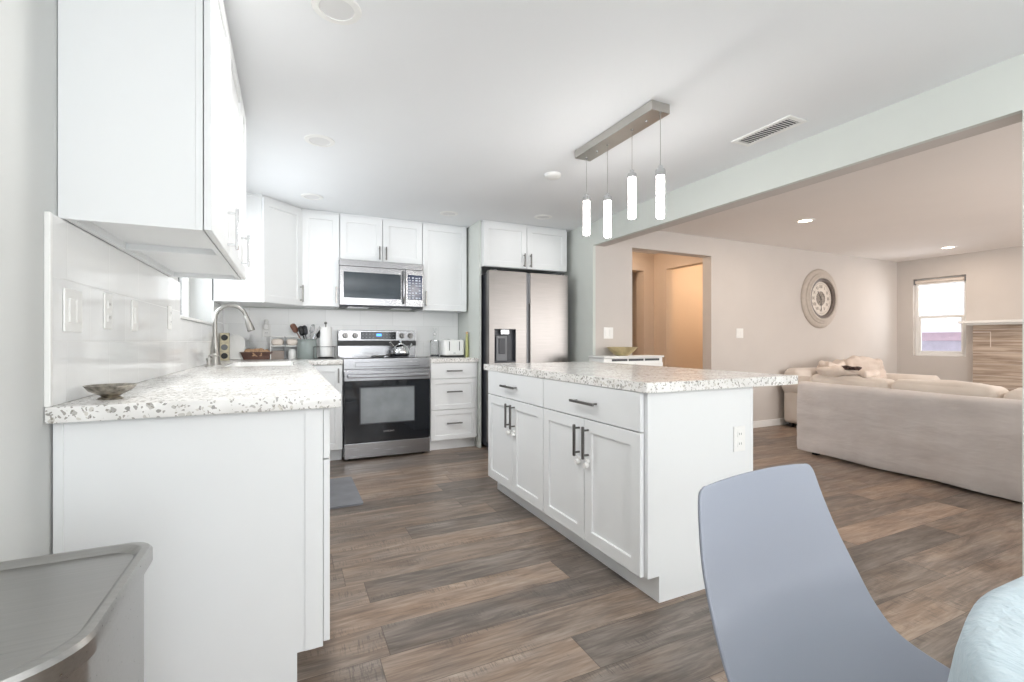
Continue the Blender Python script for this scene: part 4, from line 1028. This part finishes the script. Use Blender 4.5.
# ------------------------------------------------------------------ foreground: chair, table, bin
def shell():
    mb = MB(); bm = mb.bm
    # centre line (y, z), half width, wing forward, wing raise
    K = [(.172, .813, .172, .000, -.009), (.171, .800, .188, .003, -.010), (.165, .740, .202, .010, -.006), (.152, .665, .217, .018, .0), (.130, .590, .230, .028, .0), (.098, .520, .238, .032, .0), (.050, .465, .243, .030, .008), (-.04, .430, .246, .02, .020), (-.13, .422, .240, .01, .022), (-.21, .428, .224, .0, .015), (-.258, .425, .185, .0, .0), (-.266, .415, .165, 0, 0)]
    def cr(a, b_, c_, d_, t_): return .5*((2*b_)+(-a+c_)*t_+(2*a-5*b_+4*c_-d_)*t_*t_+(-a+3*b_-3*c_+d_)*t_**3)
    rows = []
    for i in range(len(K)-1):
        for s_ in range(6):
            t_ = s_/6; q = [K[max(0, i-1)], K[i], K[i+1], K[min(len(K)-1, i+2)]]
            rows.append([cr(q[0][m], q[1][m], q[2][m], q[3][m], t_) for m in range(5)])
    rows.append(list(K[-1])); nu = 28; th = .007
    def surf(off):
        g = []
        for r_ in rows:
            row = []
            for k in range(nu+1):
                u = math.sin((k/nu-.5)*PI*.96)/math.sin(PI*.48); a = abs(u)**2.4
                row.append(Vector((u*r_[2], r_[0]-r_[3]*a, r_[1]+r_[4]*a)))
            g.append(row)
        return g
    g = surf(0); n, m = len(g), nu+1
    nor = [[None]*m for _ in range(n)]
    for i in range(n):
        for j in range(m):
            du = g[i][min(j+1, m-1)]-g[i][max(j-1, 0)]; dv = g[min(i+1, n-1)][j]-g[max(i-1, 0)][j]
            nor[i][j] = du.cross(dv).normalized()
    A = [[bm.verts.new(g[i][j]+nor[i][j]*th*.5) for j in range(m)] for i in range(n)]
    B = [[bm.verts.new(g[i][j]-nor[i][j]*th*.5) for j in range(m)] for i in range(n)]
    for i in range(n-1):
        for j in range(m-1):
            bm.faces.new((A[i][j], A[i][j+1], A[i+1][j+1], A[i+1][j])); bm.faces.new((B[i][j], B[i+1][j], B[i+1][j+1], B[i][j+1]))
    loop = [(0, j) for j in range(m)]+[(i, m-1) for i in range(1, n)]+[(n-1, j) for j in range(m-2, -1, -1)]+[(i, 0) for i in range(n-2, 0, -1)]
    R = []
    L = len(loop); rim = []
    cen = Vector((0, -.0, .6))
    for q, (i, j) in enumerate(loop):
        mid = g[i][j]; ni = min(max(i, 2), n-3); nj = min(max(j, 2), m-3)
        od = (mid-g[ni][nj]).normalized(); rim.append(bm.verts.new(mid+od*th*.2))
    for q in range(L):
        a = loop[q]; b_ = loop[(q+1) % L]
        bm.faces.new((A[a[0]][a[1]], rim[q], rim[(q+1) % L], A[b_[0]][b_[1]])); bm.faces.new((B[a[0]][a[1]], B[b_[0]][b_[1]], rim[(q+1) % L], rim[q]))
    return mb
chr_ = thing('dining_chair', 'grey-blue moulded shell dining chair in the foreground', 'chair', (.893, .487, 0), math.radians(4))
shell().build('shell_seat', M['chair'], chr_, ang=180)
MB().box(-.09, .09, -.12, .06, .385, .414, .004, 1).build('seat_mount', M['black'], chr_)
for sx in (-1, 1):
    for sy in (-1, 1):
        MB().tube([(sx*.09, -.03+sy*.08, .40), (sx*.20, -.03+sy*.20, 0)], [.018, .012], 14).build('leg', M['wood'], chr_)
tb = thing('dining_table', 'round pedestal dining table at the right edge of the foreground', 'table', (.89, -.25, 0))
MB().lathe([(0, .719), (.515, .719), (.52, .724), (.52, .742), (.515, .747), (0, .747)], n=64).build('table_top', M['trim'], tb)
MB().lathe([(0, .719), (.06, .714), (.04, .6), (.035, .2), (.05, .06), (.24, .02), (.26, 0), (0, 0)], n=40).build('pedestal', M['trim'], tb)
def cloth():
    mb = MB(); bm = mb.bm; n = 180; prof = [(0, 0), (.1, 0), (.2, 0), (.3, 0), (.38, 0), (.44, 0), (.49, 0), (.523, -.001), (.538, -.005), (.547, -.014), (.551, -.04), (.553, -.08), (.555, -.12), (.557, -.16)]
    rings = []
    for r_, h_ in prof:
        if r_ == 0: rings.append([bm.verts.new((0, 0, .7525))]); continue
        row = []
        for k in range(n):
            a = 2*PI*k/n; w_ = min(1, max(0, -h_/.15)); rr = r_+w_*(.012*math.sin(11*a)+.008*math.sin(23*a+1))
            zz = .7525+h_+.0035*abs(noise.fractal(Vector((r_*math.cos(a)*9, r_*math.sin(a)*9, 2)), 1, 2, 4))*(1-w_)
            row.append(bm.verts.new((rr*math.cos(a), rr*math.sin(a), zz)))
        rings.append(row)
    for A_, B_ in zip(rings, rings[1:]):
        for k in range(n):
            k2 = (k+1) % n
            bm.faces.new((A_[0], B_[k], B_[k2]) if len(A_) == 1 else (A_[k], B_[k], B_[k2], A_[k2]))
    return mb
o = cloth().build('tablecloth', M['cloth'], loc=(.894, -.25, 0), ang=180); tag(o, 'pale blue tablecloth draped over the round dining table', 'tablecloth')
md = o.modifiers.new('thickness', 'SOLIDIFY'); md.thickness = .002; md.offset = 1

# trash can
tc = thing('trash_can', 'stainless steel step trash can beside the left counter end', 'trash can', (0, 0, 0))
def canpoly(ins):
    x0, x1, y0, y1 = -.548+ins, -.255-ins, .778+ins, 1.232-ins; P_ = []
    def arc(cx, cy, r_, a0, n=8):
        for k in range(n+1):
            q = math.radians(a0+90*k/n); P_.append((cx+r_*math.cos(q), cy+r_*math.sin(q)))
    arc(x1-.10, y0+.10, .10-ins*.5, -90, 12) if False else None
    for k in range(15):
        q = math.radians(-90+90*k/14); P_.append((x1-.14+.14*math.cos(q), y0+.11+.11*math.sin(q)))
    arc(x1-.045, y1-.045, .045, 0); arc(x0+.028, y1-.028, .028, 90)
    for k in range(15):
        q = math.radians(180+90*k/14); P_.append((x0+.14+.14*math.cos(q), y0+.11+.11*math.sin(q)))
    return P_
mb = MB(); mb.prism(canpoly(.010), .02, .62, 0); mb.build('body', M['can_steel'], tc, ang=30)
MB().prism(canpoly(.007), 0, .03, .003).build('base', M['black'], tc)
mb = MB(); bm = mb.bm; R = []
for ins, z_ in ((.002, .622), (-.002, .628), (-.002, .652), (.002, .659), (.012, .661), (.015, .660), (.024, .650)):
    R.append([bm.verts.new((a, b_, z_)) for a, b_ in canpoly(ins)])
for A_, B_ in zip(R, R[1:]):
    n = len(A_)
    for k in range(n): bm.faces.new((A_[k], A_[(k+1) % n], B_[(k+1) % n], B_[k]))
bm.faces.new(R[0][::-1]); bm.faces.new(R[-1]); mb.build('lid', M['can_steel'], tc, ang=30)
MB().box(-.45, -.34, .73, .80, .012, .024, .004, 2).build('pedal', M['black'], tc)

# ------------------------------------------------------------------ groups of repeats
GR = {'wall_cabinet': 'white wall cabinets', 'base_cabinet': 'white base cabinets under the counters', 'island_cabinet': 'cabinets of the kitchen island',
      'recessed_downlight': 'round downlights in the ceilings', 'wall_outlet': 'white outlets', 'wall_switch': 'white wall switches',
      'countertop': 'speckled granite countertops', 'rolled_towel': 'rolled cloths on the small shelf', 'blanket': 'blankets on the sofas',
      'wooden_spoon': 'utensils in the crock', 'ladle': 'utensils in the crock', 'slotted_spoon': 'utensils in the crock', 'whisk': 'utensils in the crock',
      'turner': 'utensils in the crock', 'black_ladle': 'utensils in the crock', 'unseen_fill_globe': 'added fill globes out of view', 'flush_ceiling_lamp': 'flush ceiling lamps'}
for o in bpy.data.objects:
    k = o.name.split('.')[0]
    if o.parent is None and o.type in ('MESH', 'EMPTY') and k in GR and 'label' in o: o['group'] = GR[k]
